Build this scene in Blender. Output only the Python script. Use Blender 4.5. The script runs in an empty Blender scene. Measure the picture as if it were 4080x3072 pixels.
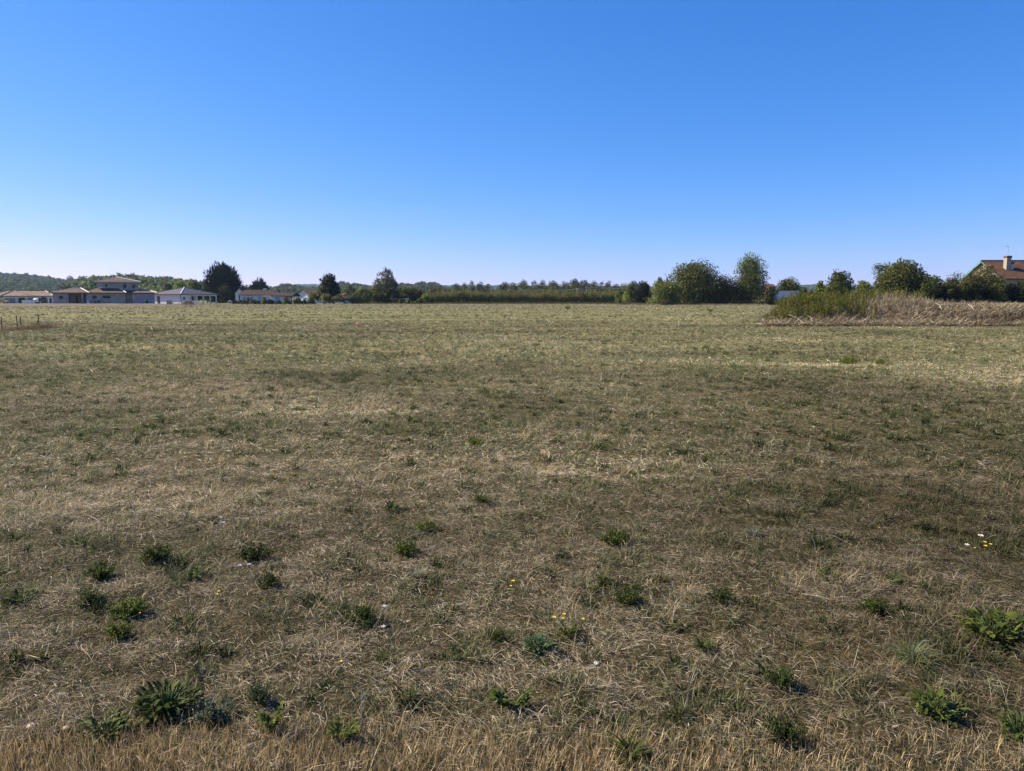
import bpy, math, random
import numpy as np
from mathutils import Vector, Matrix

# ------------------------------------------------------------------ camera, sky, sun
F = 2833.0; CX, CY = 2040.0, 1536.0; PITCH = math.radians(7.0); EYE = 1.65
scn = bpy.context.scene
col = scn.collection
cam_d = bpy.data.cameras.new("camera"); cam = bpy.data.objects.new("camera", cam_d); col.objects.link(cam)
cam.location = (0, 0, EYE); cam.rotation_euler = (math.radians(90) - PITCH, 0, 0)
cam_d.sensor_width = 36.0; cam_d.lens = 36.0 * F / 4080.0; cam_d.clip_start = 0.05; cam_d.clip_end = 30000
scn.camera = cam

SKY_RGB = ((2.25, 1.70), (.99, .87), (1.3, .6))
SUN_EL = math.radians(38); SUN_AZ = math.radians(-74)      # azimuth from +Y, negative = to the left
world = bpy.data.worlds.new("World"); scn.world = world; world.use_nodes = True
nt = world.node_tree; nt.nodes.clear()
sky = nt.nodes.new("ShaderNodeTexSky"); sky.sky_type = 'NISHITA'; sky.sun_disc = False
sky.sun_elevation = SUN_EL; sky.sun_rotation = SUN_AZ; sky.altitude = 0
sky.air_density = 0.7; sky.dust_density = 0.1; sky.ozone_density = 6.0
STR = 0.12; EXPO = 1.26
bgn = nt.nodes.new("ShaderNodeBackground"); bgn.inputs[1].default_value = STR / 2 ** EXPO
wo = nt.nodes.new("ShaderNodeOutputWorld")
sp_ = nt.nodes.new("ShaderNodeSeparateColor"); cb_ = nt.nodes.new("ShaderNodeCombineColor"); nt.links.new(sky.outputs[0], sp_.inputs[0])
for i, (gain, ex) in enumerate(SKY_RGB):          # the camera's colour rendering of a clear dry sky
    p_ = nt.nodes.new("ShaderNodeMath"); p_.operation = 'POWER'; p_.inputs[1].default_value = ex
    m_ = nt.nodes.new("ShaderNodeMath"); m_.operation = 'MULTIPLY'; m_.inputs[1].default_value = gain * STR ** (ex - 1)
    nt.links.new(sp_.outputs[i], p_.inputs[0]); nt.links.new(p_.outputs[0], m_.inputs[0]); nt.links.new(m_.outputs[0], cb_.inputs[i])
nt.links.new(cb_.outputs[0], bgn.inputs[0]); nt.links.new(bgn.outputs[0], wo.inputs[0])

sd = bpy.data.lights.new("sun", 'SUN'); sd.energy = 4.6; sd.angle = math.radians(0.5); sd.color = (1.0, 0.87, 0.69)
sun = bpy.data.objects.new("sun", sd); col.objects.link(sun)
sdir = Vector((math.sin(SUN_AZ) * math.cos(SUN_EL), math.cos(SUN_AZ) * math.cos(SUN_EL), math.sin(SUN_EL)))
sun.rotation_euler = sdir.to_track_quat('Z', 'Y').to_euler(); sun.location = (-60, 20, 60)
vs = scn.view_settings; vs.view_transform = 'Standard'; vs.look = 'None'; vs.gamma = 1.0; vs.exposure = EXPO

# ------------------------------------------------------------------ helpers
rng = np.random.default_rng(7); random.seed(7)
cp, sp = math.cos(PITCH), math.sin(PITCH)

def ray(px, py):
    a = (px - CX) / F; b = (CY - py) / F
    return Vector((a, cp + b * sp, -sp + b * cp))
def at(px, py, Y):
    r = ray(px, py); t = Y / r.y
    return Vector((r.x * t, Y, EYE + r.z * t))
def X(px, Y): return at(px, 1188, Y).x
def Z(py, Y): return at(CX, py, Y).z
def smooth(t):
    t = np.clip(t, 0, 1); return t * t * (3 - 2 * t)
def vnoise(x, y, seed=0):
    x = np.asarray(x, float); y = np.asarray(y, float)
    xi = np.floor(x).astype(np.int64); yi = np.floor(y).astype(np.int64)
    xf = x - xi; yf = y - yi
    def h(a, b):
        n = (a * 374761393 + b * 668265263 + seed * 982451653) & 0x7fffffff
        n = ((n ^ (n >> 13)) * 1274126177) & 0x7fffffff
        n = (n ^ (n >> 16)) & 0xffffff
        return n / float(0xffffff)
    u = xf * xf * (3 - 2 * xf); v = yf * yf * (3 - 2 * yf)
    return (h(xi, yi) * (1 - u) + h(xi + 1, yi) * u) * (1 - v) + (h(xi, yi + 1) * (1 - u) + h(xi + 1, yi + 1) * u) * v
def fbm(x, y, seed=0, o=3):
    s = 0; a = 1; t = 0
    for i in range(o):
        s = s + a * vnoise(x * 2 ** i, y * 2 ** i, seed + i * 17); t += a; a *= .5
    return s / t
def gz(x, y):
    x = np.asarray(x, float); y = np.asarray(y, float)
    yy = np.maximum(y, 1.0)
    r = 0.9 * smooth((x / yy - .41) / .12) * smooth((y - 60) / 70) * (1 - smooth((y - 600) / 400))
    und = 0.05 * (fbm(x / 7, y / 7, 5, 2) - .5) * smooth((y - 3) / 8)
    near = 0.05 * (fbm(x / .9, y / .9, 9, 2) - .5) + 0.045 * (fbm(x / .28, y / .28, 12, 2) - .5)
    return r + und * (1 - smooth((y - 120) / 60)) + near * (1 - smooth((y - 12) / 14))
def ground(px, py):
    r = ray(px, py); t = -EYE / r.z
    x, y = r.x * t, r.y * t
    return Vector((x, y, float(gz(x, y))))
def gpt(x, y): return Vector((x, y, float(gz(x, y))))

def fast_mesh(name, V, Fc, mat=None, C=None, smooth_=False):
    """V (n,3), Fc list of (m,k) int arrays, C (n,3) vertex colours"""
    if not isinstance(Fc, (list, tuple)): Fc = [Fc]
    me = bpy.data.meshes.new(name)
    V = np.ascontiguousarray(V, dtype=np.float32)
    me.vertices.add(len(V)); me.vertices.foreach_set("co", V.ravel())
    lt = np.concatenate([np.full(len(f), f.shape[1], np.int32) for f in Fc])
    li = np.concatenate([f.ravel() for f in Fc]).astype(np.int32)
    ls = np.concatenate([[0], np.cumsum(lt)[:-1]]).astype(np.int32)
    me.loops.add(len(li)); me.loops.foreach_set("vertex_index", li)
    me.polygons.add(len(lt)); me.polygons.foreach_set("loop_start", ls); me.polygons.foreach_set("loop_total", lt)
    if C is not None:
        ca = me.color_attributes.new("col", 'FLOAT_COLOR', 'POINT')
        cc = np.ones((len(V), 4), np.float32); cc[:, :3] = C
        ca.data.foreach_set("color", cc.ravel())
    me.update(calc_edges=True)
    if smooth_: me.polygons.foreach_set("use_smooth", np.ones(len(lt), bool))
    if mat: me.materials.append(mat)
    return me
def link(name, me, parent=None, loc=None):
    o = bpy.data.objects.new(name, me); col.objects.link(o)
    if parent: o.parent = parent
    if loc is not None: o.location = loc
    return o
def tag(o, label=None, cat=None, group=None, kind=None):
    if label: o["label"] = label
    if cat: o["category"] = cat
    if group: o["group"] = group
    if kind: o["kind"] = kind
    return o
def thing(name, label, cat, loc=(0, 0, 0), rz=0.0, group=None):
    o = bpy.data.objects.new(name, None); col.objects.link(o); o.empty_display_size = .2
    o.location = loc; o.rotation_euler = (0, 0, rz)
    return tag(o, label, cat, group)

class MB:
    """collects boxes, tubes and polygons into one mesh"""
    def __init__(s): s.v = []; s.f = []
    def poly(s, pts):
        n = len(s.v); s.v += [tuple(p) for p in pts]; s.f.append(tuple(range(n, n + len(pts)))); return s
    def box(s, x0, y0, z0, x1, y1, z1):
        n = len(s.v)
        s.v += [(x0, y0, z0), (x1, y0, z0), (x1, y1, z0), (x0, y1, z0), (x0, y0, z1), (x1, y0, z1), (x1, y1, z1), (x0, y1, z1)]
        s.f += [tuple(n + i for i in q) for q in ((0, 3, 2, 1), (4, 5, 6, 7), (0, 1, 5, 4), (1, 2, 6, 5), (2, 3, 7, 6), (3, 0, 4, 7))]
        return s
    def beam(s, a, b, w, h):
        a = Vector(a); b = Vector(b); d = (b - a).normalized()
        up = Vector((0, 0, 1)) if abs(d.z) < .95 else Vector((0, 1, 0))
        sx = d.cross(up).normalized() * w / 2; sz = sx.cross(d).normalized() * h / 2
        n = len(s.v)
        for p in (a, b): s.v += [tuple(p - sx - sz), tuple(p + sx - sz), tuple(p + sx + sz), tuple(p - sx + sz)]
        s.f += [tuple(n + i for i in q) for q in ((3, 2, 1, 0), (4, 5, 6, 7), (0, 1, 5, 4), (1, 2, 6, 5), (2, 3, 7, 6), (3, 0, 4, 7))]
        return s
    def tube(s, pts, rad, n=6):
        pts = [Vector(p) for p in pts]
        if not hasattr(rad, '__len__'): rad = [rad] * len(pts)
        b = len(s.v); ref = Vector((.31, .17, .93)) if abs((pts[-1] - pts[0]).normalized().z) < .9 else Vector((.9, .4, .1))
        for i, p in enumerate(pts):
            d = (pts[min(i + 1, len(pts) - 1)] - pts[max(i - 1, 0)]).normalized()
            u = d.cross(ref).normalized(); w = d.cross(u)
            for k in range(n):
                t = 2 * math.pi * k / n
                s.v.append(tuple(p + (u * math.cos(t) + w * math.sin(t)) * rad[i]))
        for i in range(len(pts) - 1):
            for k in range(n):
                k2 = (k + 1) % n
                s.f.append((b + i * n + k, b + i * n + k2, b + (i + 1) * n + k2, b + (i + 1) * n + k))
        s.f.append(tuple(b + k for k in range(n))[::-1]); s.f.append(tuple(b + (len(pts) - 1) * n + k for k in range(n)))
        return s
    def ball(s, c, r, sz=1.0, n=8, m=5):
        c = Vector(c); rows = []
        for i in range(m + 1):
            ph = math.pi * i / m; b = len(s.v)
            for k in range(n):
                t = 2 * math.pi * k / n
                s.v.append((c.x + r * math.sin(ph) * math.cos(t), c.y + r * math.sin(ph) * math.sin(t), c.z + r * sz * math.cos(ph)))
            rows.append(b)
        for i in range(m):
            for k in range(n):
                k2 = (k + 1) % n
                s.f.append((rows[i] + k, rows[i + 1] + k, rows[i + 1] + k2, rows[i] + k2))
        return s
    def build(s, name, mat, parent=None, loc=None, smooth_=False):
        me = bpy.data.meshes.new(name); me.from_pydata(s.v, [], s.f); me.update()
        me.materials.append(mat)
        if smooth_: me.polygons.foreach_set("use_smooth", [True] * len(me.polygons))
        return link(name, me, parent, loc)

# ------------------------------------------------------------------ materials
def new_mat(name):
    m = bpy.data.materials.new(name); m.use_nodes = True; t = m.node_tree; t.nodes.clear()
    return m, t, t.nodes.new("ShaderNodeOutputMaterial")
def plain(name, c, rough=.8, var=.12, scale=1.5, bump=0.0, spec=.3, metal=0):
    m, t, out = new_mat(name); N = t.nodes; L = t.links
    b = N.new("ShaderNodeBsdfPrincipled"); b.inputs["Roughness"].default_value = rough
    b.inputs["Specular IOR Level"].default_value = spec; b.inputs["Metallic"].default_value = metal
    tc = N.new("ShaderNodeTexCoord"); no = N.new("ShaderNodeTexNoise"); no.inputs["Scale"].default_value = scale; no.inputs["Detail"].default_value = 6
    L.new(tc.outputs["Object"], no.inputs["Vector"])
    mr = N.new("ShaderNodeMapRange"); mr.inputs[1].default_value = .25; mr.inputs[2].default_value = .75
    mr.inputs[3].default_value = 1 - var; mr.inputs[4].default_value = 1 + var
    L.new(no.outputs["Fac"], mr.inputs[0])
    mx = N.new("ShaderNodeVectorMath"); mx.operation = 'SCALE'; mx.inputs[0].default_value = c[:3]
    L.new(mr.outputs[0], mx.inputs["Scale"]); L.new(mx.outputs[0], b.inputs["Base Color"])
    if bump:
        bp = N.new("ShaderNodeBump"); bp.inputs["Strength"].default_value = bump; bp.inputs["Distance"].default_value = .03
        L.new(no.outputs["Fac"], bp.inputs["Height"]); L.new(bp.outputs[0], b.inputs["Normal"])
    L.new(b.outputs[0], out.inputs[0]); return m
def tilemat(name, c1, c2, axis='X', pitch=.22, dark=.45):
    """rows of rounded clay tiles: stripes down the slope, joints across, each tile its own tone"""
    m, t, out = new_mat(name); N = t.nodes; L = t.links
    b = N.new("ShaderNodeBsdfPrincipled"); b.inputs["Roughness"].default_value = .85; b.inputs["Specular IOR Level"].default_value = .15
    tc = N.new("ShaderNodeTexCoord"); br = N.new("ShaderNodeTexBrick")
    br.inputs["Scale"].default_value = 1; br.inputs["Brick Width"].default_value = .9; br.inputs["Row Height"].default_value = .45
    br.inputs["Mortar Size"].default_value = .05; br.inputs["Color1"].default_value = (*c1, 1); br.inputs["Color2"].default_value = (*c2, 1)
    br.inputs["Mortar"].default_value = (c1[0] * dark, c1[1] * dark, c1[2] * dark, 1)
    L.new(tc.outputs["Object"], br.inputs["Vector"])
    no = N.new("ShaderNodeTexNoise"); no.inputs["Scale"].default_value = 1.3; no.inputs["Detail"].default_value = 8; no.inputs["Roughness"].default_value = .7
    L.new(tc.outputs["Object"], no.inputs["Vector"])
    mr = N.new("ShaderNodeMapRange"); mr.inputs[1].default_value = .3; mr.inputs[2].default_value = .7; mr.inputs[3].default_value = .6; mr.inputs[4].default_value = 1.4
    L.new(no.outputs["Fac"], mr.inputs[0])
    mx = N.new("ShaderNodeVectorMath"); mx.operation = 'SCALE'; L.new(br.outputs["Color"], mx.inputs[0]); L.new(mr.outputs[0], mx.inputs["Scale"])
    L.new(mx.outputs[0], b.inputs["Base Color"])
    wv = N.new("ShaderNodeTexWave"); wv.bands_direction = axis; wv.inputs["Scale"].default_value = 1 / pitch / 3.14
    L.new(tc.outputs["Object"], wv.inputs["Vector"])
    bp = N.new("ShaderNodeBump"); bp.inputs["Strength"].default_value = .8; bp.inputs["Distance"].default_value = .06
    L.new(wv.outputs["Fac"], bp.inputs["Height"]); L.new(bp.outputs[0], b.inputs["Normal"])
    L.new(b.outputs[0], out.inputs[0]); return m
def leafmat(name, trans=.3, jitter=.18, rough=.6):
    """colour from the leaf's own vertex colour, small change from plant to plant, light passes through the leaf"""
    m, t, out = new_mat(name); N = t.nodes; L = t.links
    a = N.new("ShaderNodeAttribute"); a.attribute_name = "col"
    oi = N.new("ShaderNodeObjectInfo"); mr = N.new("ShaderNodeMapRange"); mr.inputs[3].default_value = 1 - jitter; mr.inputs[4].default_value = 1 + jitter
    L.new(oi.outputs["Random"], mr.inputs[0])
    mx = N.new("ShaderNodeVectorMath"); mx.operation = 'SCALE'; L.new(a.outputs["Color"], mx.inputs[0]); L.new(mr.outputs[0], mx.inputs["Scale"])
    d = N.new("ShaderNodeBsdfPrincipled"); d.inputs["Roughness"].default_value = rough; d.inputs["Specular IOR Level"].default_value = .12
    tr = N.new("ShaderNodeBsdfTranslucent"); ms = N.new("ShaderNodeMixShader"); ms.inputs[0].default_value = trans
    L.new(mx.outputs[0], d.inputs["Base Color"]); L.new(mx.outputs[0], tr.inputs["Color"])
    L.new(d.outputs[0], ms.inputs[1]); L.new(tr.outputs[0], ms.inputs[2]); L.new(ms.outputs[0], out.inputs[0]); return m
M = dict(
    leaf=leafmat("leaf", .38), grass=leafmat("grass_blade", .25, 0, .75), needle=leafmat("needle", .1),
    bark=plain("bark", (.09, .07, .055), .95, .3, 6, .5), birch=plain("birch_bark", (.42, .40, .36), .8, .45, 5),
    render_grey=plain("grey_render", (.41, .35, .265), .95, .22, .9, .3), render_white=plain("white_render", (.74, .71, .65), .9, .06, .7),
    render_cream=plain("cream_render", (.30, .26, .20), .9, .08, .7), fascia=plain("white_gutter", (.62, .60, .58), .5, .05),
    gutter_dark=plain("brown_gutter", (.07, .035, .03), .5, .1), dark=plain("dark_joinery_and_unlit_rooms", (.03, .03, .035), .4, .1),
    pane=plain("window_glass", (.02, .025, .035), .25, .05, 1, 0, .4), slate=plain("slate_roof", (.055, .052, .062), .6, .22, 2.5, .3),
    tile_tan=tilemat("tan_roof_tiles", (.33, .24, .18), (.22, .155, .11)), tile_brown=tilemat("brown_roof_tiles", (.165, .115, .088), (.095, .062, .047), 'X', .22, .6),
    tile_red=tilemat("red_brown_roof_tiles", (.066, .040, .030), (.042, .027, .02)), tile_farm=tilemat("orange_brown_roof_tiles", (.15, .078, .045), (.095, .047, .028), 'X', .3, .35),
    ridge=plain("pale_ridge_mortar", (.75, .68, .62), .9), zinc=plain("white_metal_flashing", (.85, .85, .85), .3),
    shutter=plain("blue_shutter", (.27, .38, .56), .6), teal=plain("teal_bargeboard", (.10, .20, .20), .6, .1), wood=plain("brown_timber", (.10, .055, .035), .8, .25, 5),
    rust=plain("rusty_steel", (.13, .06, .045), .9, .4, 9, .4), grey_wood=plain("grey_weathered_wood", (.30, .28, .25), .9, .2, 9),
    yellow=plain("amber_car_paint", (.62, .30, .04), .25, .02, 1, 0, .6), white_paint=plain("white_paint", (.80, .80, .82), .35, .03, 1, 0, .5),
    rubber=plain("black_rubber", (.02, .02, .02), .8), hub=plain("alloy", (.4, .4, .42), .35, .05, 1, 0, .5, .7), red=plain("red_lens", (.45, .03, .02), .3),
    orange=plain("orange_plastic", (.85, .25, .14), .5), pink=plain("pink_plastic", (.85, .42, .36), .5), net=plain("white_net", (.6, .6, .58), .8),
    concrete=plain("concrete", (.40, .38, .35), .9, .15, 3), stone=plain("pale_stone", (.40, .32, .25), .9, .2, 14, .3), yellow_post=plain("yellow_formwork", (.50, .42, .16), .8),
    petal_y=plain("yellow_petal", (.62, .42, .02), .6, .1, 60), petal_w=plain("white_petal", (.55, .52, .45), .6, .1, 60), petal_b=plain("blue_petal", (.25, .28, .60), .6, .1, 60),
    disc=plain("flower_centre", (.45, .28, .02), .8, .1, 80), wire=plain("grey_wire", (.30, .31, .32), .5), stem=plain("green_stem", (.10, .13, .04), .8, .2, 20),
    deadwood=plain("bleached_dead_branch", (.50, .44, .36), .9, .2, 9), tower=plain("blue_grey_slate", (.16, .15, .17), .7, .1))

# soil and straw under the grass
def ground_mat():
    m, t, out = new_mat("dry_soil"); N = t.nodes; L = t.links
    b = N.new("ShaderNodeBsdfPrincipled"); b.inputs["Roughness"].default_value = .95; b.inputs["Specular IOR Level"].default_value = .1
    g = N.new("ShaderNodeNewGeometry")
    def noise(sc, det, vec=None, rough=.6):
        n = N.new("ShaderNodeTexNoise"); n.inputs["Scale"].default_value = sc; n.inputs["Detail"].default_value = det; n.inputs["Roughness"].default_value = rough
        L.new(vec or g.outputs["Position"], n.inputs["Vector"]); return n
    mp = N.new("ShaderNodeMapping"); mp.inputs["Scale"].default_value = (.035, .28, 1); L.new(g.outputs["Position"], mp.inputs["Vector"])
    n1 = noise(14, 8, None, .75); n2 = noise(.35, 5); n3 = noise(1.0, 5, mp.outputs[0])
    def ramp(src, stops):
        r = N.new("ShaderNodeValToRGB"); r.color_ramp.elements[0].position = stops[0][0]; r.color_ramp.elements[0].color = (*stops[0][1], 1)
        r.color_ramp.elements[1].position = stops[-1][0]; r.color_ramp.elements[1].color = (*stops[-1][1], 1)
        for p, c in stops[1:-1]:
            e = r.color_ramp.elements.new(p); e.color = (*c, 1)
        L.new(src, r.inputs[0]); return r
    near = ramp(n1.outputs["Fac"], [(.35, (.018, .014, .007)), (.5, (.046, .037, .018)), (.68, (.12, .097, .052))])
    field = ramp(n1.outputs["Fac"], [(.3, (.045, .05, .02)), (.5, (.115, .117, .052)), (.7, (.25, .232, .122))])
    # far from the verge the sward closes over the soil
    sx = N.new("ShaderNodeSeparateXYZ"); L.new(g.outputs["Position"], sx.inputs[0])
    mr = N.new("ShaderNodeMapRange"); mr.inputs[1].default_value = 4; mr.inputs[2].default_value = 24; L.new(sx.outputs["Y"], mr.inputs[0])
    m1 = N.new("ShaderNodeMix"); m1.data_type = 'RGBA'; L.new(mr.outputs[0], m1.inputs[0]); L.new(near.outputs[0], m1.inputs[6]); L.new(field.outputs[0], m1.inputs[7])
    band = ramp(n3.outputs["Fac"], [(.36, (.72, .80, .62)), (.5, (1, 1, .95)), (.62, (1.45, 1.32, 1.2))])
    m2 = N.new("ShaderNodeMix"); m2.data_type = 'RGBA'; m2.blend_type = 'MULTIPLY'; m2.inputs[0].default_value = 1
    L.new(m1.outputs[2], m2.inputs[6]); L.new(band.outputs[0], m2.inputs[7])
    pat = ramp(n2.outputs["Fac"], [(.35, (.82, .9, .78)), (.65, (1.2, 1.12, 1.05))])
    m3 = N.new("ShaderNodeMix"); m3.data_type = 'RGBA'; m3.blend_type = 'MULTIPLY'; m3.inputs[0].default_value = 1
    L.new(m2.outputs[2], m3.inputs[6]); L.new(pat.outputs[0], m3.inputs[7])
    L.new(m3.outputs[2], b.inputs["Base Color"])
    bp = N.new("ShaderNodeBump"); bp.inputs["Strength"].default_value = .6; bp.inputs["Distance"].default_value = .04
    L.new(n1.outputs["Fac"], bp.inputs["Height"]); L.new(bp.outputs[0], b.inputs["Normal"])
    L.new(b.outputs[0], out.inputs[0]); return m

# ------------------------------------------------------------------ terrain: one sheet to the horizon
def grid_axis(stops):
    out = []
    for a, b, s in stops: out += list(np.arange(a, b, s))
    out.append(stops[-1][1]); return np.array(out)
ys = grid_axis([(-400, -20, 60), (-20, 0, 4), (0, 1.5, .3), (1.5, 12, .08), (12, 40, .4), (40, 260, 4), (260, 1000, 60), (1000, 12000, 1000)])
xs0 = grid_axis([(-9000, -1000, 800), (-1000, -200, 60), (-200, -40, 5), (-40, -10, .8), (-10, -5, .15), (-5, 5, .08), (5, 10, .15), (10, 40, .8), (40, 200, 5), (200, 1000, 60), (1000, 9000, 800)])
GX, GY = np.meshgrid(xs0, ys)
V = np.stack([GX.ravel(), GY.ravel(), gz(GX, GY).ravel()], 1)
nx, ny = len(xs0), len(ys)
I, J = np.meshgrid(np.arange(nx - 1), np.arange(ny - 1)); q = (J * nx + I).ravel()
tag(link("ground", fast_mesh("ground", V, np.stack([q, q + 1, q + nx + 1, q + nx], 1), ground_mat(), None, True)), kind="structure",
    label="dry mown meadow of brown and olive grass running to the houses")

# ------------------------------------------------------------------ grass (stuff)
def blades(P, az, ln, wd, lean, bend, C, seg=2, jitter=.0):
    """curved tapering blades; lean from the vertical, bend adds to it along the blade"""
    n = len(P); d = np.stack([np.sin(az), np.cos(az), np.zeros(n)], 1); s = np.stack([np.cos(az), -np.sin(az), np.zeros(n)], 1)
    tw = rng.uniform(-1.2, 1.2, n)
    up = np.array([0, 0, 1.0])
    s = s * np.cos(tw)[:, None] + (up * np.cos(lean)[:, None] * 0 + np.cross(s, d)) * np.sin(tw)[:, None] * .8
    dir1 = d * np.sin(lean)[:, None] + up * np.cos(lean)[:, None]
    l2 = np.minimum(lean + bend, 1.75)
    dir2 = d * np.sin(l2)[:, None] + up * np.cos(l2)[:, None]
    w = s * (wd / 2)[:, None]; h = ln[:, None] / 2
    if seg == 1:
        tip = P + dir1 * h * 2
        V = np.stack([P - w, P + w, tip], 1).reshape(-1, 3)
        Fc = np.arange(n * 3).reshape(n, 3); return V, [Fc], np.repeat(C, 3, 0)
    mid = P + dir1 * h; tip = mid + dir2 * h
    tip[:, 2] = np.maximum(tip[:, 2], P[:, 2] - .01)
    V = np.stack([P - w * .9, P + w * .9, mid - w, mid + w, tip], 1).reshape(-1, 3)
    b = np.arange(n) * 5
    return V, [np.stack([b, b + 1, b + 3, b + 2], 1), np.stack([b + 2, b + 3, b + 4], 1)], np.repeat(C, 5, 0)
def merge(parts):
    Vs, Q, T, Cs = [], [], [], []; off = 0
    for V, Fc, C in parts:
        Vs.append(V); Cs.append(C)
        for f in Fc: (Q if f.shape[1] == 4 else T).append(f + off)
        off += len(V)
    Fo = []
    if Q: Fo.append(np.concatenate(Q))
    if T: Fo.append(np.concatenate(T))
    return np.concatenate(Vs), Fo, np.concatenate(Cs)
STRAW = np.array([(.56, .46, .32), (.43, .345, .215), (.80, .70, .54), (.33, .26, .155), (.48, .385, .23)])
BROWN = np.array([(.085, .066, .034), (.125, .100, .052), (.056, .045, .023), (.17, .135, .072)])
GREEN = np.array([(.090, .110, .036), (.125, .145, .052), (.19, .20, .098), (.06, .08, .024), (.155, .168, .062)])
GOLD = np.array([(.46, .34, .165), (.55, .43, .24), (.36, .255, .115)])
FORB = np.array([(.040, .060, .013), (.055, .078, .016), (.030, .044, .010), (.075, .095, .022)])
def wedge(n, y0, y1, marg=1.12, extra=.4):
    """points in the view wedge, even per square metre"""
    y = np.sqrt(rng.uniform(y0 ** 2, y1 ** 2, n)); half = .726 * y * marg + extra
    return rng.uniform(-1, 1, n) * half, y
SPOTS = [(ground(a, b), c, d, e) for a, b, c, d, e in [(1250, 1650, 1.3, .45, .30), (1600, 1640, 1.1, .4, .22), (2650, 1440, 2.4, 1.0, .30), (3950, 1500, 2.2, 1.4, .25), (2150, 1740, .8, .4, .2),
    (1250, 2250, .5, .3, .15), (700, 2000, .8, .3, .18), (3300, 1455, 1.8, .4, .35), (2450, 1900, .8, .3, .12), (1900, 1600, 1.6, .9, -.16), (1050, 2050, .5, .25, .15), (300, 2000, .9, .3, .15), (3450, 2330, .6, .2, .15),
    (3500, 1700, 2.5, 2.5, -.14), (3400, 1560, 3, 1.6, -.12), (2200, 1500, 4, 1.6, -.1), (2300, 1400, 7, 2.5, .1), (1500, 1560, 3, 1.2, .12), (2000, 1850, 1.6, .5, .1), (1000, 1800, 1.3, .5, .1), (3300, 1400, 5, 3, -.10), (300, 1450, 5, 3, -.08), (1900, 1350, 6, 4, .08), (700, 1600, 2, 1.5, -.06), (3300, 2100, 1.2, .6, -.1), (2850, 1950, 1.4, .8, -.1), (1900, 2150, .8, .4, -.06)]]
def dryness(x, y):
    """where the sward is straw-coloured (1) or still green (0)"""
    v = .5 + 1.25 * (fbm(x / 2.2, y / 2.2, 31, 3) * .55 + fbm(x / .35, y / .35, 47, 3) * .45 - .5)
    band = .5 + 1.2 * (fbm(x / 34 + y / 60, y / 2.6, 61, 3) - .5)
    f = smooth((y - 15) / 25)
    v = v * (1 - f) + (v * .35 + band * .65) * f
    for g, rx, ry, a in SPOTS: v = v + a * np.exp(-((x - g.x) / rx) ** 2 - ((y - g.y) / ry) ** 2)
    return v
def spots(x, y):
    v = 0
    for g, rx, ry, a in SPOTS: v = v + a * np.exp(-((x - g.x) / (rx * 1.3)) ** 2 - ((y - g.y) / (ry * 1.3)) ** 2)
    return v
def hummock(x, y):
    """small lumps of sward a hand or two wide"""
    s_ = 1 + y / 40
    return smooth((fbm(x / (.17 * s_), y / (.17 * s_), 71, 2) - .25) / .5)
def pick(pal, n):
    c = pal[rng.integers(0, len(pal), n)]
    return c * rng.uniform(.7, 1.3, (n, 1))
parts = []
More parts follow.
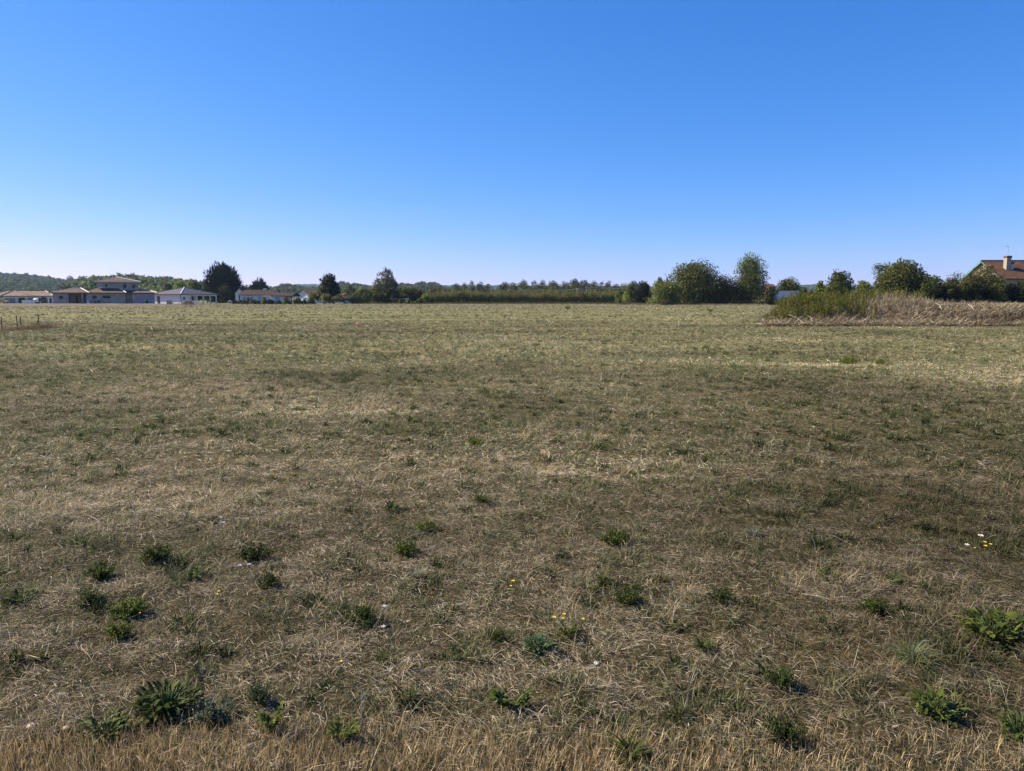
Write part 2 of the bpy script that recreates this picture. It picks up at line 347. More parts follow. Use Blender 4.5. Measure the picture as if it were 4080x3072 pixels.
def sward(n, y0, y1, wd, ln, seg, kind, tuft=16):
    f0, f1 = y0, y1
    if y0 > 2: y0 *= .8
    if y1 < 200: y1 *= 1.25
    n = int(n * (y1 ** 2 - y0 ** 2) / (f1 ** 2 - f0 ** 2) * .86)
    if kind in ('green', 'tan', 'forb'):
        k = max(1, n // tuft); tx, ty = wedge(k, y0, y1)
        hk = hummock(tx, ty); kp = rng.uniform(0, 1, k) < .25 + hk; tx, ty = tx[kp], ty[kp]; k = len(tx)
        i = rng.integers(0, k, n); sg = .010 + .0012 * y0; tsz = rng.uniform(.5, 1.5, k)[i]; thue = rng.uniform(.75, 1.25, k)[i]
        ox, oy = rng.normal(0, sg, n) * tsz, rng.normal(0, sg, n) * tsz
        x = tx[i] + ox; y = ty[i] + oy
    else: x, y = wedge(n, y0, y1); tsz = np.ones(n); thue = np.ones(n)
    dr = dryness(x, y); r = rng.uniform(0, 1, n); hm = hummock(x, y)
    if kind == 'thatch':
        keep = r < .95; lean = rng.uniform(1.0, 1.6, n); L_ = ln * rng.uniform(.3, 1.4, n); zo = rng.uniform(0, .012, n) * (1 + y / 20); az = rng.uniform(0, 6.28, n); bend = rng.uniform(0, .5, n)
        q_ = rng.uniform(0, 1, n)[:, None]; C = np.where(q_ < .42, pick(BROWN, n), np.where(q_ < .72, pick(STRAW, n) * .62, pick(GREEN, n))); w = wd * rng.uniform(.5, 1.3, n)
    elif kind == 'straw':
        mat_ = smooth((fbm(x / .22, y / .16, 91, 3) - .36) / .28) if f0 < 10 else 1.0
        keep = r < (.25 + 1.4 * np.clip(dr - .3, 0, 1)) * (.30 + .95 * mat_)
        lean = rng.uniform(1.1, 1.57, n); L_ = ln * rng.uniform(.3, 1.5, n) ** 1.3; zo = (rng.uniform(0, .02, n) + .03 * hm * rng.uniform(0, 1, n)) * (1 + y / 60)
        az = rng.uniform(0, 2 * math.pi, n) * .55 + 1.2 + 2.2 * fbm(x / .6, y / .6, 83, 2) + math.pi * rng.integers(0, 2, n)
        C = np.where((rng.uniform(0, 1, n) < .66)[:, None], pick(STRAW, n), pick(BROWN, n)); w = wd * rng.uniform(.5, 1.3, n); bend = rng.uniform(0, .4, n)
    elif kind in ('green', 'forb'):
        keep = (r < 1.5 - (1.5 - .35 * smooth((y - 10) / 15)) * dr) if kind == 'green' else np.ones(n, bool)
        az = np.arctan2(ox, oy) + rng.normal(0, .6, n)
        lean = np.abs(rng.normal(.55, .45, n)); L_ = ln * rng.uniform(.4, 1.25, n) * (.45 + .9 * hm) * tsz; zo = np.zeros(n)
        C = pick(FORB if kind == 'forb' else GREEN, n) * thue[:, None]; w = wd * rng.uniform(.6, 1.5, n); bend = rng.uniform(.1, 1.1, n)
        mixd = (0 if kind == 'forb' else 1) * np.clip(dr * 1.3 - .35, 0, 1)[:, None] * rng.uniform(0, 1, (n, 1)); C = C * (1 - mixd) + pick(STRAW * .6, n) * mixd
    else:
        keep = r < .16 + 3.0 * np.clip(dr - .52, 0, 1)
        lean = rng.uniform(.05, 1.0, n); L_ = ln * rng.uniform(.4, 1.4, n) * (.4 + hm) * tsz; zo = np.zeros(n)
        az = rng.normal(1.3, .9, n); C = np.where((rng.uniform(0, 1, n) < .5)[:, None], pick(GOLD, n), pick(STRAW, n)); w = wd * rng.uniform(.4, .9, n); bend = rng.uniform(0, .6, n)
    if f0 > 2: keep &= rng.uniform(0, 1, n) < smooth((y - f0 * .8) / (f0 * .4))
    if f1 < 200: keep &= rng.uniform(0, 1, n) > smooth((y - f1 * .8) / (f1 * .45))
    k = keep
    x, y, zo, az, L_, w, lean, bend, C = x[k], y[k], zo[k], az[k], L_[k], w[k], lean[k], bend[k], C[k]
    P = np.stack([x, y, gz(x, y) + zo - .002], 1)
    t = np.clip(1 + 1.3 * spots(x, y), .7, 1.5) * (1 - .10 * smooth((y - 25) / 30)) * ((fbm(x / 3.5, y / 3.5, 101, 3) - .5) * 1.0 + 1) * (1 - .22 * smooth((x / (y + 2) - .15) / .3) * (1 - smooth((y - 9) / 12))); C = C * t[:, None]
    parts.append(blades(P, az, L_, w, lean, bend, C, seg))
sward(420000, 1.7, 6, .0021, .035, 2, 'thatch'); sward(380000, 6, 16, .0048, .055, 1, 'thatch'); sward(260000, 16, 45, .012, .09, 1, 'thatch'); sward(560000, 1.7, 6, .0014, .050, 2, 'straw'); sward(22000, 1.7, 6, .0062, .050, 2, 'forb', 45); sward(60000, 6, 16, .0085, .055, 2, 'forb', 40); sward(50000, 16, 45, .016, .07, 1, 'forb', 30); sward(5000, 1.7, 8, .0022, .14, 2, 'straw'); sward(230000, 1.7, 6, .0032, .048, 2, 'green'); sward(60000, 1.7, 6, .0018, .085, 2, 'tan')
sward(460000, 6, 16, .0030, .062, 2, 'straw'); sward(430000, 6, 16, .0060, .055, 2, 'green'); sward(90000, 6, 16, .0032, .09, 2, 'tan')
sward(210000, 16, 45, .010, .12, 1, 'straw'); sward(560000, 16, 45, .014, .075, 1, 'green'); sward(110000, 16, 45, .009, .11, 1, 'tan')
sward(180000, 45, 205, .04, .28, 1, 'straw'); sward(360000, 45, 205, .045, .11, 1, 'green'); sward(90000, 45, 205, .03, .15, 1, 'tan')
V, Fo, C = merge(parts)
tag(link("grass", fast_mesh("grass", V, Fo, M['grass'], C)), "short dry meadow grass with flattened straw and green tufts", "grass", kind="stuff")
# golden stubble of the uncut verge at the very front
n = 60000
x = rng.uniform(-2.4, 2.4, n); y = rng.uniform(1.7, 2.62, n) + .45 * (fbm(x / .35, x * 0, 3, 3) - .5)
keep = rng.uniform(0, 1, n) < smooth((2.66 - y) / .35) * (.35 + .65 * smooth((-x + 1.6) / 2)) ; x, y = x[keep], y[keep]; n = len(x)
P = np.stack([x, y, gz(x, y)], 1)
V, Fo, C = blades(P, rng.uniform(0, 6.28, n), rng.uniform(.03, .085, n), rng.uniform(.0015, .0032, n), rng.uniform(0, .55, n), rng.uniform(0, .4, n),
                  np.where((rng.uniform(0, 1, n) < .7)[:, None], pick(GOLD, n), pick(BROWN * 1.4, n)), 2)
tag(link("stubble", fast_mesh("stubble", V, Fo, M['grass'], C)), "golden brown upright grass stubble along the near edge of the meadow", "stubble", kind="stuff")

# ------------------------------------------------------------------ foliage
PR = dict(
    round=[(0, .45), (.15, .8), (.4, 1), (.65, .92), (.85, .62), (1, .18)],
    dome=[(0, .85), (.15, 1), (.4, .98), (.65, .82), (.85, .52), (1, .15)],
    skirt=[(0, 1), (.2, 1), (.45, .92), (.7, .72), (.9, .4), (1, .12)],
    cone=[(0, .9), (.12, 1), (.35, .85), (.6, .62), (.85, .38), (1, .14)],
    column=[(0, .7), (.2, .95), (.4, .85), (.6, 1), (.8, .8), (1, .3)],
    hedge=[(0, .95), (.3, 1), (.8, 1), (.95, .9), (1, .8)],
    goblet=[(0, .35), (.3, .75), (.6, 1), (.85, .95), (1, .6)])
def quads(P, Nn, w, l, droop=None):
    """leaf-shaped quads at P, facing Nn"""
    n = len(P); r = rng.normal(size=(n, 3)); Nn = Nn / (np.linalg.norm(Nn, axis=1)[:, None] + 1e-9)
    if droop is not None: t = droop
    else: t = np.cross(Nn, r)
    t = t / (np.linalg.norm(t, axis=1)[:, None] + 1e-9); b = np.cross(Nn, t); b = b / (np.linalg.norm(b, axis=1)[:, None] + 1e-9)
    t = t * (l / 2)[:, None]; b = b * (w / 2)[:, None]
    V = np.stack([P - t, P + b - t * .1, P + t, P - b - t * .1], 1).reshape(-1, 3)
    return V, [np.arange(n * 4).reshape(n, 4)]
def crown(W, H, n, leaf, pal, prof='round', depth=1.0, style='leaf', clumps=None, gap=.12, fill=.55, tips=0.0):
    pf = PR[prof] if isinstance(prof, str) else prof
    K = clumps or int(max(14, 26 * (H / max(W, .1)) ** .5)); K = int(K)
    ts = np.array([a for a, _ in pf]); rs = np.array([b for _, b in pf])
    t = rng.uniform(0, 1, K * 4); w_ = np.interp(t, ts, rs); t = t[rng.uniform(0, 1, len(t)) < w_ + .05][:K]; K = len(t)
    az = rng.uniform(0, 2 * math.pi, K); rr = np.interp(t, ts, rs) * W / 2
    rad = rr * np.sqrt(rng.uniform(fill ** 2, 1, K)) ; rc = (.28 + .22 * rng.uniform(0, 1, K)) * np.minimum(rr, H * .5) + .075 * min(W, H)
    rad = np.maximum(rad - rc * .55, 0)
    Cc = np.stack([np.cos(az) * rad, np.sin(az) * rad * depth, t * (H - rc * .9) + rc * .2], 1)
    # inner fill so that the middle is leafy too
    ki = K // 2; ti = rng.uniform(.1, .85, ki); ri = np.interp(ti, ts, rs) * W / 2 * rng.uniform(0, .5, ki); ai = rng.uniform(0, 6.28, ki)
    Cc = np.concatenate([Cc, np.stack([np.cos(ai) * ri, np.sin(ai) * ri * depth, ti * H * .92], 1)]); rc = np.concatenate([rc, .42 * np.interp(ti, ts, rs) * W / 2 + .04 * W])
    ct = rng.uniform(.72, 1.28, len(Cc)); ch = rng.integers(0, len(pal), len(Cc))
    wgt = rc ** 2; wgt /= wgt.sum(); ci = rng.choice(len(Cc), n, p=wgt)
    dirs = rng.normal(size=(n, 3)); dirs /= np.linalg.norm(dirs, axis=1)[:, None]
    rad = rng.uniform(.35, 1.0, n) ** .6
    sprig = rng.uniform(0, 1, n) < tips; rad = np.where(sprig, rng.uniform(1.0, 1.18, n), rad)
    off = dirs * (rc[ci] * rad)[:, None]; off[:, 2] *= .8
    P = Cc[ci] + off
    P[:, 2] = np.where(P[:, 2] < 0, np.abs(P[:, 2]) * .5, P[:, 2])
    if gap > 0:
        g = fbm(P[:, 0] / (W * .11) + P[:, 1] / (W * .13), P[:, 2] / (W * .11), 7, 2); keep = g > gap + .16
        P, dirs, ci = P[keep], dirs[keep], ci[keep]; n = len(P)
    pal = np.array(pal)
    C = pal[ch[ci]] * .6 + pal[rng.integers(0, len(pal), n)] * .4
    C = C * (ct[ci] * rng.uniform(.7, 1.35, n))[:, None]
    sz = leaf * rng.uniform(.6, 1.4, n)
    if style == 'leaf': V, Fc = quads(P, dirs * .7 + rng.normal(size=(n, 3)) * .6 + np.array([0, 0, .35]), sz * .75, sz)
    elif style == 'spike':
        out = P - np.array([0, 0, H * .35]); out /= np.linalg.norm(out, axis=1)[:, None] + 1e-6
        d = out + np.array([0, 0, .5]) + rng.normal(size=(n, 3)) * .35; V, Fc = quads(P, np.cross(d, rng.normal(size=(n, 3))), sz * .33, sz * 1.9, d)
    elif style == 'weep':
        d = np.array([0, 0, -1.0]) + rng.normal(size=(n, 3)) * .22; V, Fc = quads(P, np.cross(d, rng.normal(size=(n, 3))), sz * .55, sz * 1.6, d)
    elif style == 'up':
        d = np.array([0, 0, 1.0]) + rng.normal(size=(n, 3)) * .3; V, Fc = quads(P, np.cross(d, rng.normal(size=(n, 3))), sz * .5, sz * 1.6, d)
    return V, Fc, np.repeat(C, 4, 0), Cc
def limbs(mb, H, base, r, targets, trunk=None):
    top = Vector((random.uniform(-.04, .04) * H, random.uniform(-.04, .04) * H, H * .8))
    mb.tube([(0, 0, -.15), (0, 0, base * .5), tuple(top * .45), tuple(top)], [r * 1.25, r, r * .7, r * .12], 7)
    for c in targets:
        a = top * random.uniform(.3, .6); c = Vector(c); m = (a + c) / 2 + Vector((0, 0, .08 * H))
        mb.tube([a, m, c], [r * .38, r * .24, r * .07], 5)
DK = [(.040, .048, .012), (.055, .064, .014), (.030, .036, .010), (.075, .082, .018)]
MD = [(.085, .102, .018), (.105, .122, .022), (.065, .080, .015), (.14, .15, .028)]
LT = [(.12, .16, .035), (.16, .20, .045), (.10, .14, .03), (.19, .22, .06)]
LIME = [(.22, .28, .03), (.28, .33, .05), (.17, .23, .025)]
OLV = [(.13, .128, .028), (.165, .152, .034), (.09, .095, .024), (.21, .18, .045)]
GRY = [(.10, .12, .075), (.13, .15, .10), (.08, .10, .06)]
BRN = [(.12, .095, .04), (.15, .11, .05), (.09, .075, .03)]
BLK = [(.014, .017, .010), (.020, .024, .013), (.010, .013, .008), (.026, .030, .016)]
PAL = dict(DK=DK, MD=MD, LT=LT, LIME=LIME, OLV=OLV, GRY=GRY, BRN=BRN, BLK=BLK)
def tree(px, wpx, top, D, pal, label, cat="tree", prof='round', style='leaf', leaf=.35, n=5000, trunk=.12, base=None, name='tree', depth=1.0,
         clumps=None, gap=.12, fill=.55, bark='bark', group=None, dens=1, tips=.05, low=False):
    """a tree whose crown spans wpx around px, its top at picture height top, standing at distance D"""
    g = gpt(X(px, D), D); W = wpx * D / F; H = Z(top, D) - g.z
    t = thing(name, label, cat, g, 0, group)
    cb = H * trunk
    pl = [] 
    for k in pal.split('+'): pl += PAL[k]
    V, Fc, C, Cc = crown(W, H - cb, int(n * dens), leaf * D / 200, pl, prof, depth, style, clumps, gap, fill, tips)
    link('crown' if not low else 'foliage', fast_mesh('crown', V, Fc, M['needle'] if style == 'spike' else M['leaf'], C), t, (0, 0, cb))
    mb = MB(); hi = [c + np.array([0, 0, cb]) for c in Cc[:14]]
    limbs(mb, H, cb, max(.04, .022 * H) if not low else .03 + .01 * H, hi)
    mb.build('trunk' if not low else 'stem', M[bark], t)
    return t
def shrub(px, wpx, top, D, pal, label, **k):
    k.setdefault('cat', 'shrub'); k.setdefault('name', 'shrub'); k.setdefault('prof', 'dome'); k.setdefault('n', 1500); k.setdefault('trunk', .02); k.setdefault('leaf', .28)
    return tree(px, wpx, top, D, pal, label, low=True, **k)

# --- left part of the far edge
tree(888, 142, 1043, 246, 'BLK', "big black green cypress towering behind the white bungalow's porch", prof=[(0, .75), (.15, .95), (.4, 1), (.65, .92), (.85, .7), (1, .35)], style='spike', leaf=.62, n=12000, gap=.02, trunk=.03, name='cypress', tips=.25, clumps=55)
tree(897, 52, 1125, 229, 'BRN+DK', "small rusty green conifer just in front of the big black cypress", prof='round', style='spike', leaf=.4, n=2600, trunk=.05, name='conifer', gap=.0)
tree(722, 66, 1108, 262, 'LIME+LT', "bright lime green tree rising behind the slate roof of the bungalow", n=4500, name='tree', gap=.05)
tree(778, 100, 1107, 272, 'MD+DK', "dark green tree between the lime green tree and the black cypress", n=5500, gap=.05, prof='dome')
tree(672, 58, 1118, 285, 'BRN+GRY', "dull brown round tree above the left end of the slate roof", n=3000, gap=.05)
tree(826, 36, 1120, 250, 'GRY', "grey green bushy tree touching the left side of the black cypress", n=1800, gap=.0, prof='column')
tree(1037, 84, 1104, 285, 'BLK+DK', "dark ragged pine behind the blue shuttered house's chimney", style='spike', leaf=.7, n=2800, prof=[(0, .9), (.2, 1), (.45, .75), (.7, .62), (.9, .3), (1, .1)], trunk=.28, name='pine_tree', gap=.2, clumps=26, tips=.2)
tree(1312, 96, 1072, 214, 'BLK+DK+DK', "tall dark glossy magnolia with a cone-shaped crown at the field edge", prof=[(0, .75), (.12, 1), (.35, .92), (.6, .72), (.82, .62), (1, .3)], n=8500, leaf=.5, trunk=.1, name='magnolia_tree', clumps=60, gap=.12, tips=.12)
tree(1535, 104, 1064, 246, 'GRY+BRN', "tall thin weeping birch rising above the dark garden trees", prof=[(0, .5), (.3, .8), (.5, 1), (.7, .8), (.85, .6), (1, .3)], style='weep', n=2700, leaf=.42, trunk=.25, bark='birch', name='birch_tree', clumps=26, gap=.3, tips=.1)
tree(1565, 46, 1098, 250, 'GRY+BRN', "shorter drooping birch to the right of the tall weeping birch", prof='column', style='weep', n=1600, leaf=.4, trunk=.3, bark='birch', name='birch_tree', gap=.2, clumps=14)
tree(1392, 68, 1132, 268, 'GRY+LT', "pale green feathery willow behind the small orange roof", style='weep', prof='dome', n=3800, leaf=.35, trunk=.1, name='willow_tree', gap=.0)
tree(1410, 40, 1146, 252, 'BLK+DK', "small black green tree in front of the pale willow", n=1700, gap=.0)
tree(1258, 74, 1158, 218, 'OLV+MD', "olive fruit tree at the left foot of the tall magnolia", n=2600, leaf=.3, trunk=.2, gap=.12)
tree(1300, 50, 1166, 209, 'OLV+LT', "low olive fruit tree standing under the magnolia", n=1800, leaf=.3, trunk=.25, gap=.12)
tree(1352, 66, 1174, 207, 'OLV+BRN', "low orange green fruit tree right of the magnolia trunk", n=2400, leaf=.3, trunk=.25, gap=.12)
tree(1400, 44, 1179, 208, 'DK+MD', "low dark fruit tree below the small orange roof", n=1600, leaf=.3, trunk=.25, gap=.1)
tree(1446, 92, 1134, 214, 'LT+MD', "bright green round tree at the left end of the dark garden trees", n=5000, trunk=.08, gap=.06, prof='skirt')
tree(1502, 92, 1129, 222, 'MD+OLV', "mid green tree under the tall weeping birch", n=5000, trunk=.1, gap=.06)
tree(1556, 110, 1138, 216, 'DK+BLK', "almost black tree below the birches", n=6500, trunk=.06, gap=.04, prof='dome')
tree(1606, 84, 1136, 221, 'DK+MD', "dark green tree right of the birches with a flat top", n=5000, trunk=.1, gap=.06, prof='dome')
tree(1653, 92, 1140, 225, 'DK+OLV', "dark spreading tree with long right branches beside the orchard", n=4200, trunk=.15, gap=.12)
tree(1697, 38, 1166, 209, 'LIME+LT', "small lime green bush tree at the left end of the orchard", n=1700, trunk=.08, leaf=.3, gap=.02, prof='round')
for px, w, tp, D, pal, lb in [
    (935, 40, 1193, 203, 'BLK', "low black hedge bush right of the black cypress"), (958, 34, 1194, 202, 'DK', "low dark bush right of the white garden table"),
    (980, 42, 1194, 201, 'BLK+DK', "dark clipped bush below the left blue shutter"), (1007, 40, 1191, 199, 'OLV+GRY', "yellowish round bush beside the pink oleander"),
    (1030, 22, 1197, 199, 'MD', "small green bush between the yellowish bush and the blue door"), (1052, 27, 1178, 198, 'LT+OLV', "tall light green bush in front of the blue shuttered house"),
    (1076, 34, 1190, 197, 'BLK', "round black green bush at the house corner"), (1136, 20, 1180, 195, 'LT', "light green bush by the timber carport"),
    (1110, 32, 1197, 195, 'DK', "flat dark hedge bush below the light green bush"), (1150, 30, 1197, 195, 'DK+OLV', "flat hedge bush under the carport edge"),
    (1185, 42, 1184, 196, 'DK+MD', "dark bush right of the carport truss"), (1212, 22, 1193, 199, 'BLK', "small black bush behind the bird table"),
    (1238, 34, 1179, 205, 'MD+LT', "green bush in front of the blue window"), (1625, 20, 1190, 207, 'LT+MD', "small pale green bush at the foot of the dark trees"),
    (1595, 16, 1188, 206, 'MD', "thin upright green bush at the field edge under the dark trees"), (1672, 26, 1186, 207, 'MD+OLV', "scruffy green bush beside the orchard's left end")]:
    shrub(px, w, tp, D, pal, lb)
pk = shrub(988, 26, 1182, 201, 'GRY', "pink flowering oleander under the blue shutters", n=1000, name='oleander')
PAL['PK'] = [(.55, .22, .28), (.62, .30, .34)]
V, Fc, C, _ = crown(1.8, 1.2, 500, .22, PAL['PK'], 'dome'); link('blossom', fast_mesh('blossom', V, Fc, M['leaf'], C), pk, (0, 0, .6))
shrub(585, 12, 1195, 176, 'BLK', "black bush leaning on the grey house by its downpipe", n=500)
# --- orchard: rows of trained fruit trees
protos = []; ORC = [(.14, .14, .045), (.18, .15, .05), (.11, .115, .04), (.20, .17, .05), (.09, .10, .035)]
for k in range(6):
    V, Fc, C, Cc = crown(2.3, 2.5, 560, .22, ORC, 'goblet', 1.0, 'up', 14, .16, .4, .3)
    # long upright shoots above the crown
    ns = 34; a = rng.uniform(0, 6.28, ns); r = rng.uniform(0, 1.1, ns); zz = rng.uniform(.8, 2.2, ns)
    P = np.stack([np.cos(a) * r, np.sin(a) * r, zz], 1); mb = MB()
    V2, F2, C2 = blades(P, rng.uniform(0, 6.28, ns), rng.uniform(.7, 1.7, ns), np.full(ns, .09), rng.uniform(0, .25, ns), rng.uniform(0, .2, ns), pick(np.array(ORC), ns), 2)
    Vm, Fm, Cm = merge([(V, Fc, C), (V2, F2, C2)])
    cm = fast_mesh('crown', Vm, Fm, M['leaf'], Cm)
    tb = MB(); limbs(tb, 3.2, .7, .08, [c + np.array([0, 0, .75]) for c in Cc[:7]])
    o = tb.build('trunk', M['bark']); tm = o.data; bpy.data.objects.remove(o); protos.append((cm, tm))
_o1 = "first second third fourth fifth sixth seventh eighth ninth tenth eleventh twelfth thirteenth fourteenth fifteenth sixteenth seventeenth eighteenth nineteenth".split()
def ordinal(n):
    if n < 20: return _o1[n - 1]
    t_ = {2: "twent", 3: "thirt", 4: "fort"}[n // 10]
    return t_ + "ieth" if n % 10 == 0 else t_ + "y-" + _o1[n % 10 - 1]
rowname = ["first row", "second row", "third row", "fourth row"]
for r in range(4):
    D = 211 + r * 5
    for i in range(38):
        px = 1700 + i * 20.6 + r * 7 + random.uniform(-3, 3)
        if px > 2475: continue
        x = X(px, D); cm, tm = protos[random.randrange(6)]
        t = thing('fruit_tree', "%s trained fruit tree from the left in the orchard's %s" % (ordinal(i + 1), rowname[r]), "fruit tree", gpt(x, D + random.uniform(-.3, .3)), random.uniform(0, 6.28), "fruit trees of the orchard, %s" % rowname[r])
        s = random.uniform(.86, 1.14) * (1.0 + .045 * r); t.scale = (s, s, s * random.uniform(.92, 1.1))
        link('crown', cm, t, (0, 0, .6)); link('trunk', tm, t)
# tall whippy saplings behind the left end of the orchard
for i, (px, tp) in enumerate([(1712, 1150), (1730, 1140), (1748, 1137), (1768, 1139), (1790, 1142), (1812, 1150)]):
    tree(px, 30, tp, 236 + i, 'OLV+BRN+GRY', ["leftmost", "second", "third", "fourth", "fifth", "rightmost"][i] + " of the tall whippy saplings behind the orchard's left end", style='up', prof='column', n=900, leaf=.3, trunk=.2, gap=.15, name='sapling', group="whippy saplings behind the orchard", fill=.2)
# --- far tree line behind the orchard
far = [(1815, 54, 1126), (1850, 46, 1130), (1880, 44, 1122), (1915, 46, 1126), (1945, 50, 1128), (1845, 40, 1138),
       (2010, 60, 1126), (2045, 50, 1121), (2085, 66, 1118), (2130, 56, 1122), (2160, 56, 1120), (2205, 66, 1113), (2250, 60, 1118), (2290, 60, 1114), (2325, 64, 1111),
       (2365, 60, 1123), (2400, 48, 1126), (2425, 40, 1122), (2455, 54, 1128), (2490, 60, 1126), (2525, 60, 1121), (2350, 60, 1140), (2180, 60, 1138), (2100, 60, 1142), (2025, 50, 1143), (2265, 60, 1138), (2435, 60, 1142)]
oak = []
for k in range(7):
    V, Fc, C, Cc = crown(1, 1, 3600, .052, MD + DK, ['round', 'dome', 'skirt'][k % 3], 1, 'leaf', 26, .05, .5, .05)
    b = MB(); limbs(b, 1.1, .12, .03, [c + np.array([0, 0, .06]) for c in Cc[:8]]); o = b.build('trunk', M['bark']); tm = o.data; bpy.data.objects.remove(o)
    oak.append((fast_mesh('crown', V, Fc, M['leaf'], C), tm))
for i, (px, w, tp) in enumerate(far):
    D = 430 + (i * 37) % 50; g = gpt(X(px, D), D); H = Z(tp - 3, D) * 1.06; w = w * 1.3
    grp = "far oaks left of the gap with the cross-armed pole" if px < 1980 else "far oaks behind the orchard and its wires"
    same = sorted(p for p, _, _ in far if (p < 1980) == (px < 1980)); k_ = same.index(px) + 1
    lb = ("%s oak from the left in the far line left of the cross-armed power pole" if px < 1980 else "%s oak from the left in the far line behind the orchard and its wires") % ordinal(k_)
    t = thing('oak_tree', lb, "tree", g, random.uniform(0, 6), grp)
    cm, tm = oak[i % 7]; s = link('crown', cm, t, (0, 0, H * .06)); s.scale = (w * D / F, w * D / F, H * .94)
    s = link('trunk', tm, t); s.scale = (w * D / F, w * D / F, H * .94)
# --- right part of the far edge
tree(2510, 66, 1122, 199, 'LT+MD', "light green tree between the orchard and the dark cedar", n=4200, gap=.05, prof='skirt', trunk=.04)
tree(2470, 44, 1146, 206, 'MD+LT', "small green tree at the right end of the orchard", n=2000, gap=.05, prof='dome', trunk=.06)
tree(2560, 92, 1113, 193, 'DK+BLK+GRY', "dark blue green cedar left of the big walnut tree", n=6500, gap=.08, prof='skirt', style='spike', leaf=.45, trunk=.03, name='cedar_tree', tips=.15)
tree(2627, 60, 1100, 190, 'DK+MD', "dark tree top showing behind the walnut's left shoulder", n=3500, gap=.05)
tree(2765, 262, 1023, 178, 'MD+MD+OLV+DK', "big spreading walnut tree with an open airy top", n=19000, leaf=.42, prof=[(0, .96), (.2, 1), (.45, .95), (.6, .88), (.8, .72), (1, .45)], trunk=.03, name='walnut_tree', clumps=95, gap=.16, fill=.45, tips=.1, depth=.8)
tree(2655, 150, 1098, 172, 'OLV+LT+MD', "yellow green thicket tree skirting the left foot of the walnut", n=8500, prof='skirt', trunk=.01, gap=.06, clumps=45, depth=.7)
tree(2878, 200, 1076, 176, 'DK+BRN+DK', "dark thicket tree between the walnut and the tall bright tree", n=8500, prof='skirt', trunk=.01, gap=.06, clumps=45, depth=.7)
tree(2984, 146, 1004, 181, 'LT+MD', "tall bright green tree with an uneven narrow top", n=8500, leaf=.4, prof=[(0, 1), (.2, 1), (.4, .8), (.55, .95), (.72, 1), (.9, .75), (1, .35)], trunk=.1, clumps=60, gap=.14, fill=.4, tips=.12)
tree(2995, 200, 1072, 177, 'DK+MD', "wide dark lower tree at the foot of the tall bright tree", n=7500, prof='skirt', trunk=.01, gap=.06, clumps=40)
tree(3140, 104, 1096, 190, 'DK+MD', "round dark tree directly behind the white caravan", n=6000, gap=.06, prof='round', trunk=.15)
tree(3068, 42, 1146, 186, 'OLV+LT', "yellow green bushy tree left of the caravan", n=2200, gap=.04, prof='skirt', trunk=.03)
tree(3202, 44, 1124, 184, 'LT+OLV', "slim yellow green tree just right of the caravan", n=2200, gap=.05, prof='cone', trunk=.03)
tree(3232, 44, 1146, 184, 'OLV+BRN', "low brownish tree in the dip with the distant blue hill behind", n=1800, gap=.05, prof='dome', trunk=.03)
tree(3268, 62, 1107, 150, 'LIME+MD', "lime green leafy tree left of the round dark tree by the weeds", n=3600, gap=.08, prof='skirt', trunk=.03, leaf=.42)
tree(3345, 124, 1066, 154, 'DK+MD', "round dark green tree standing behind the tall green weeds", n=7500, gap=.08, prof=[(0, .7), (.25, .95), (.5, 1), (.75, .8), (1, .4)], trunk=.08, leaf=.42, clumps=45)
tree(3300, 100, 1140, 143, 'MD+DK', "low green tree in front of the round dark tree", n=4200, gap=.05, prof='dome', trunk=.03, leaf=.4)
tree(3438, 92, 1108, 140, 'MD+LT', "mid green tree between the round dark tree and the broad hazel", n=4800, gap=.06, prof='skirt', trunk=.02, leaf=.42)
tree(3588, 262, 1024, 132, 'MD+MD+OLV+DK', "broad green hazel tree with a domed crown left of the farmhouse", n=26000, leaf=.50, prof=[(0, .98), (.2, 1), (.45, .9), (.65, .72), (.85, .45), (1, .2)], trunk=.02, clumps=110, gap=.04, fill=.5, depth=.75, name='hazel_tree')
tree(3508, 70, 1027, 137, 'MD+GRY', "airy thin twigged tree rising at the left shoulder of the broad hazel", n=1500, leaf=.35, prof='goblet', trunk=.35, gap=.3, clumps=24)
tree(3712, 120, 1078, 129, 'DK+MD', "dark green tree on the right shoulder of the broad hazel", n=6000, gap=.06, prof='skirt', trunk=.02, leaf=.42)
tree(3805, 130, 1068, 131, 'GRY+BRN+MD', "thin leaved airy tree between the hazel and the teal roof edge", n=3600, leaf=.36, prof='dome', trunk=.1, gap=.26, clumps=40)
tree(3795, 150, 1106, 127, 'DK+BRN', "dark lower tree left of the farmhouse gable", n=6500, gap=.05, prof='dome', trunk=.02, leaf=.42)
tree(3922, 158, 1042, 127, 'DK+BRN+OLV', "rounded brownish green tree in front of the farmhouse gable wall", n=10500, leaf=.40, prof='dome', trunk=.04, gap=.10, clumps=60)
tree(3872, 92, 1070, 126, 'DK+BRN', "thin brownish tree masking the farmhouse gable under the teal bargeboard", n=4200, leaf=.36, prof='dome', trunk=.08, gap=.16, clumps=34)
for i in range(9):
    px = 3690 + i * 48
    shrub(px, 64, 1120 + (i * 7) % 9, 122.5 + (i % 2) * .8, 'DK+BLK' if i % 3 else 'DK+MD', ["leftmost", "second", "third", "fourth", "middle", "sixth", "seventh", "eighth", "rightmost"][i] + " bush of the tall dark hedge below the farmhouse roof",
          prof='hedge', n=3600, leaf=.42, name='hedge_bush', cat='hedge', gap=.02, group="bushes of the tall dark hedge", clumps=30)
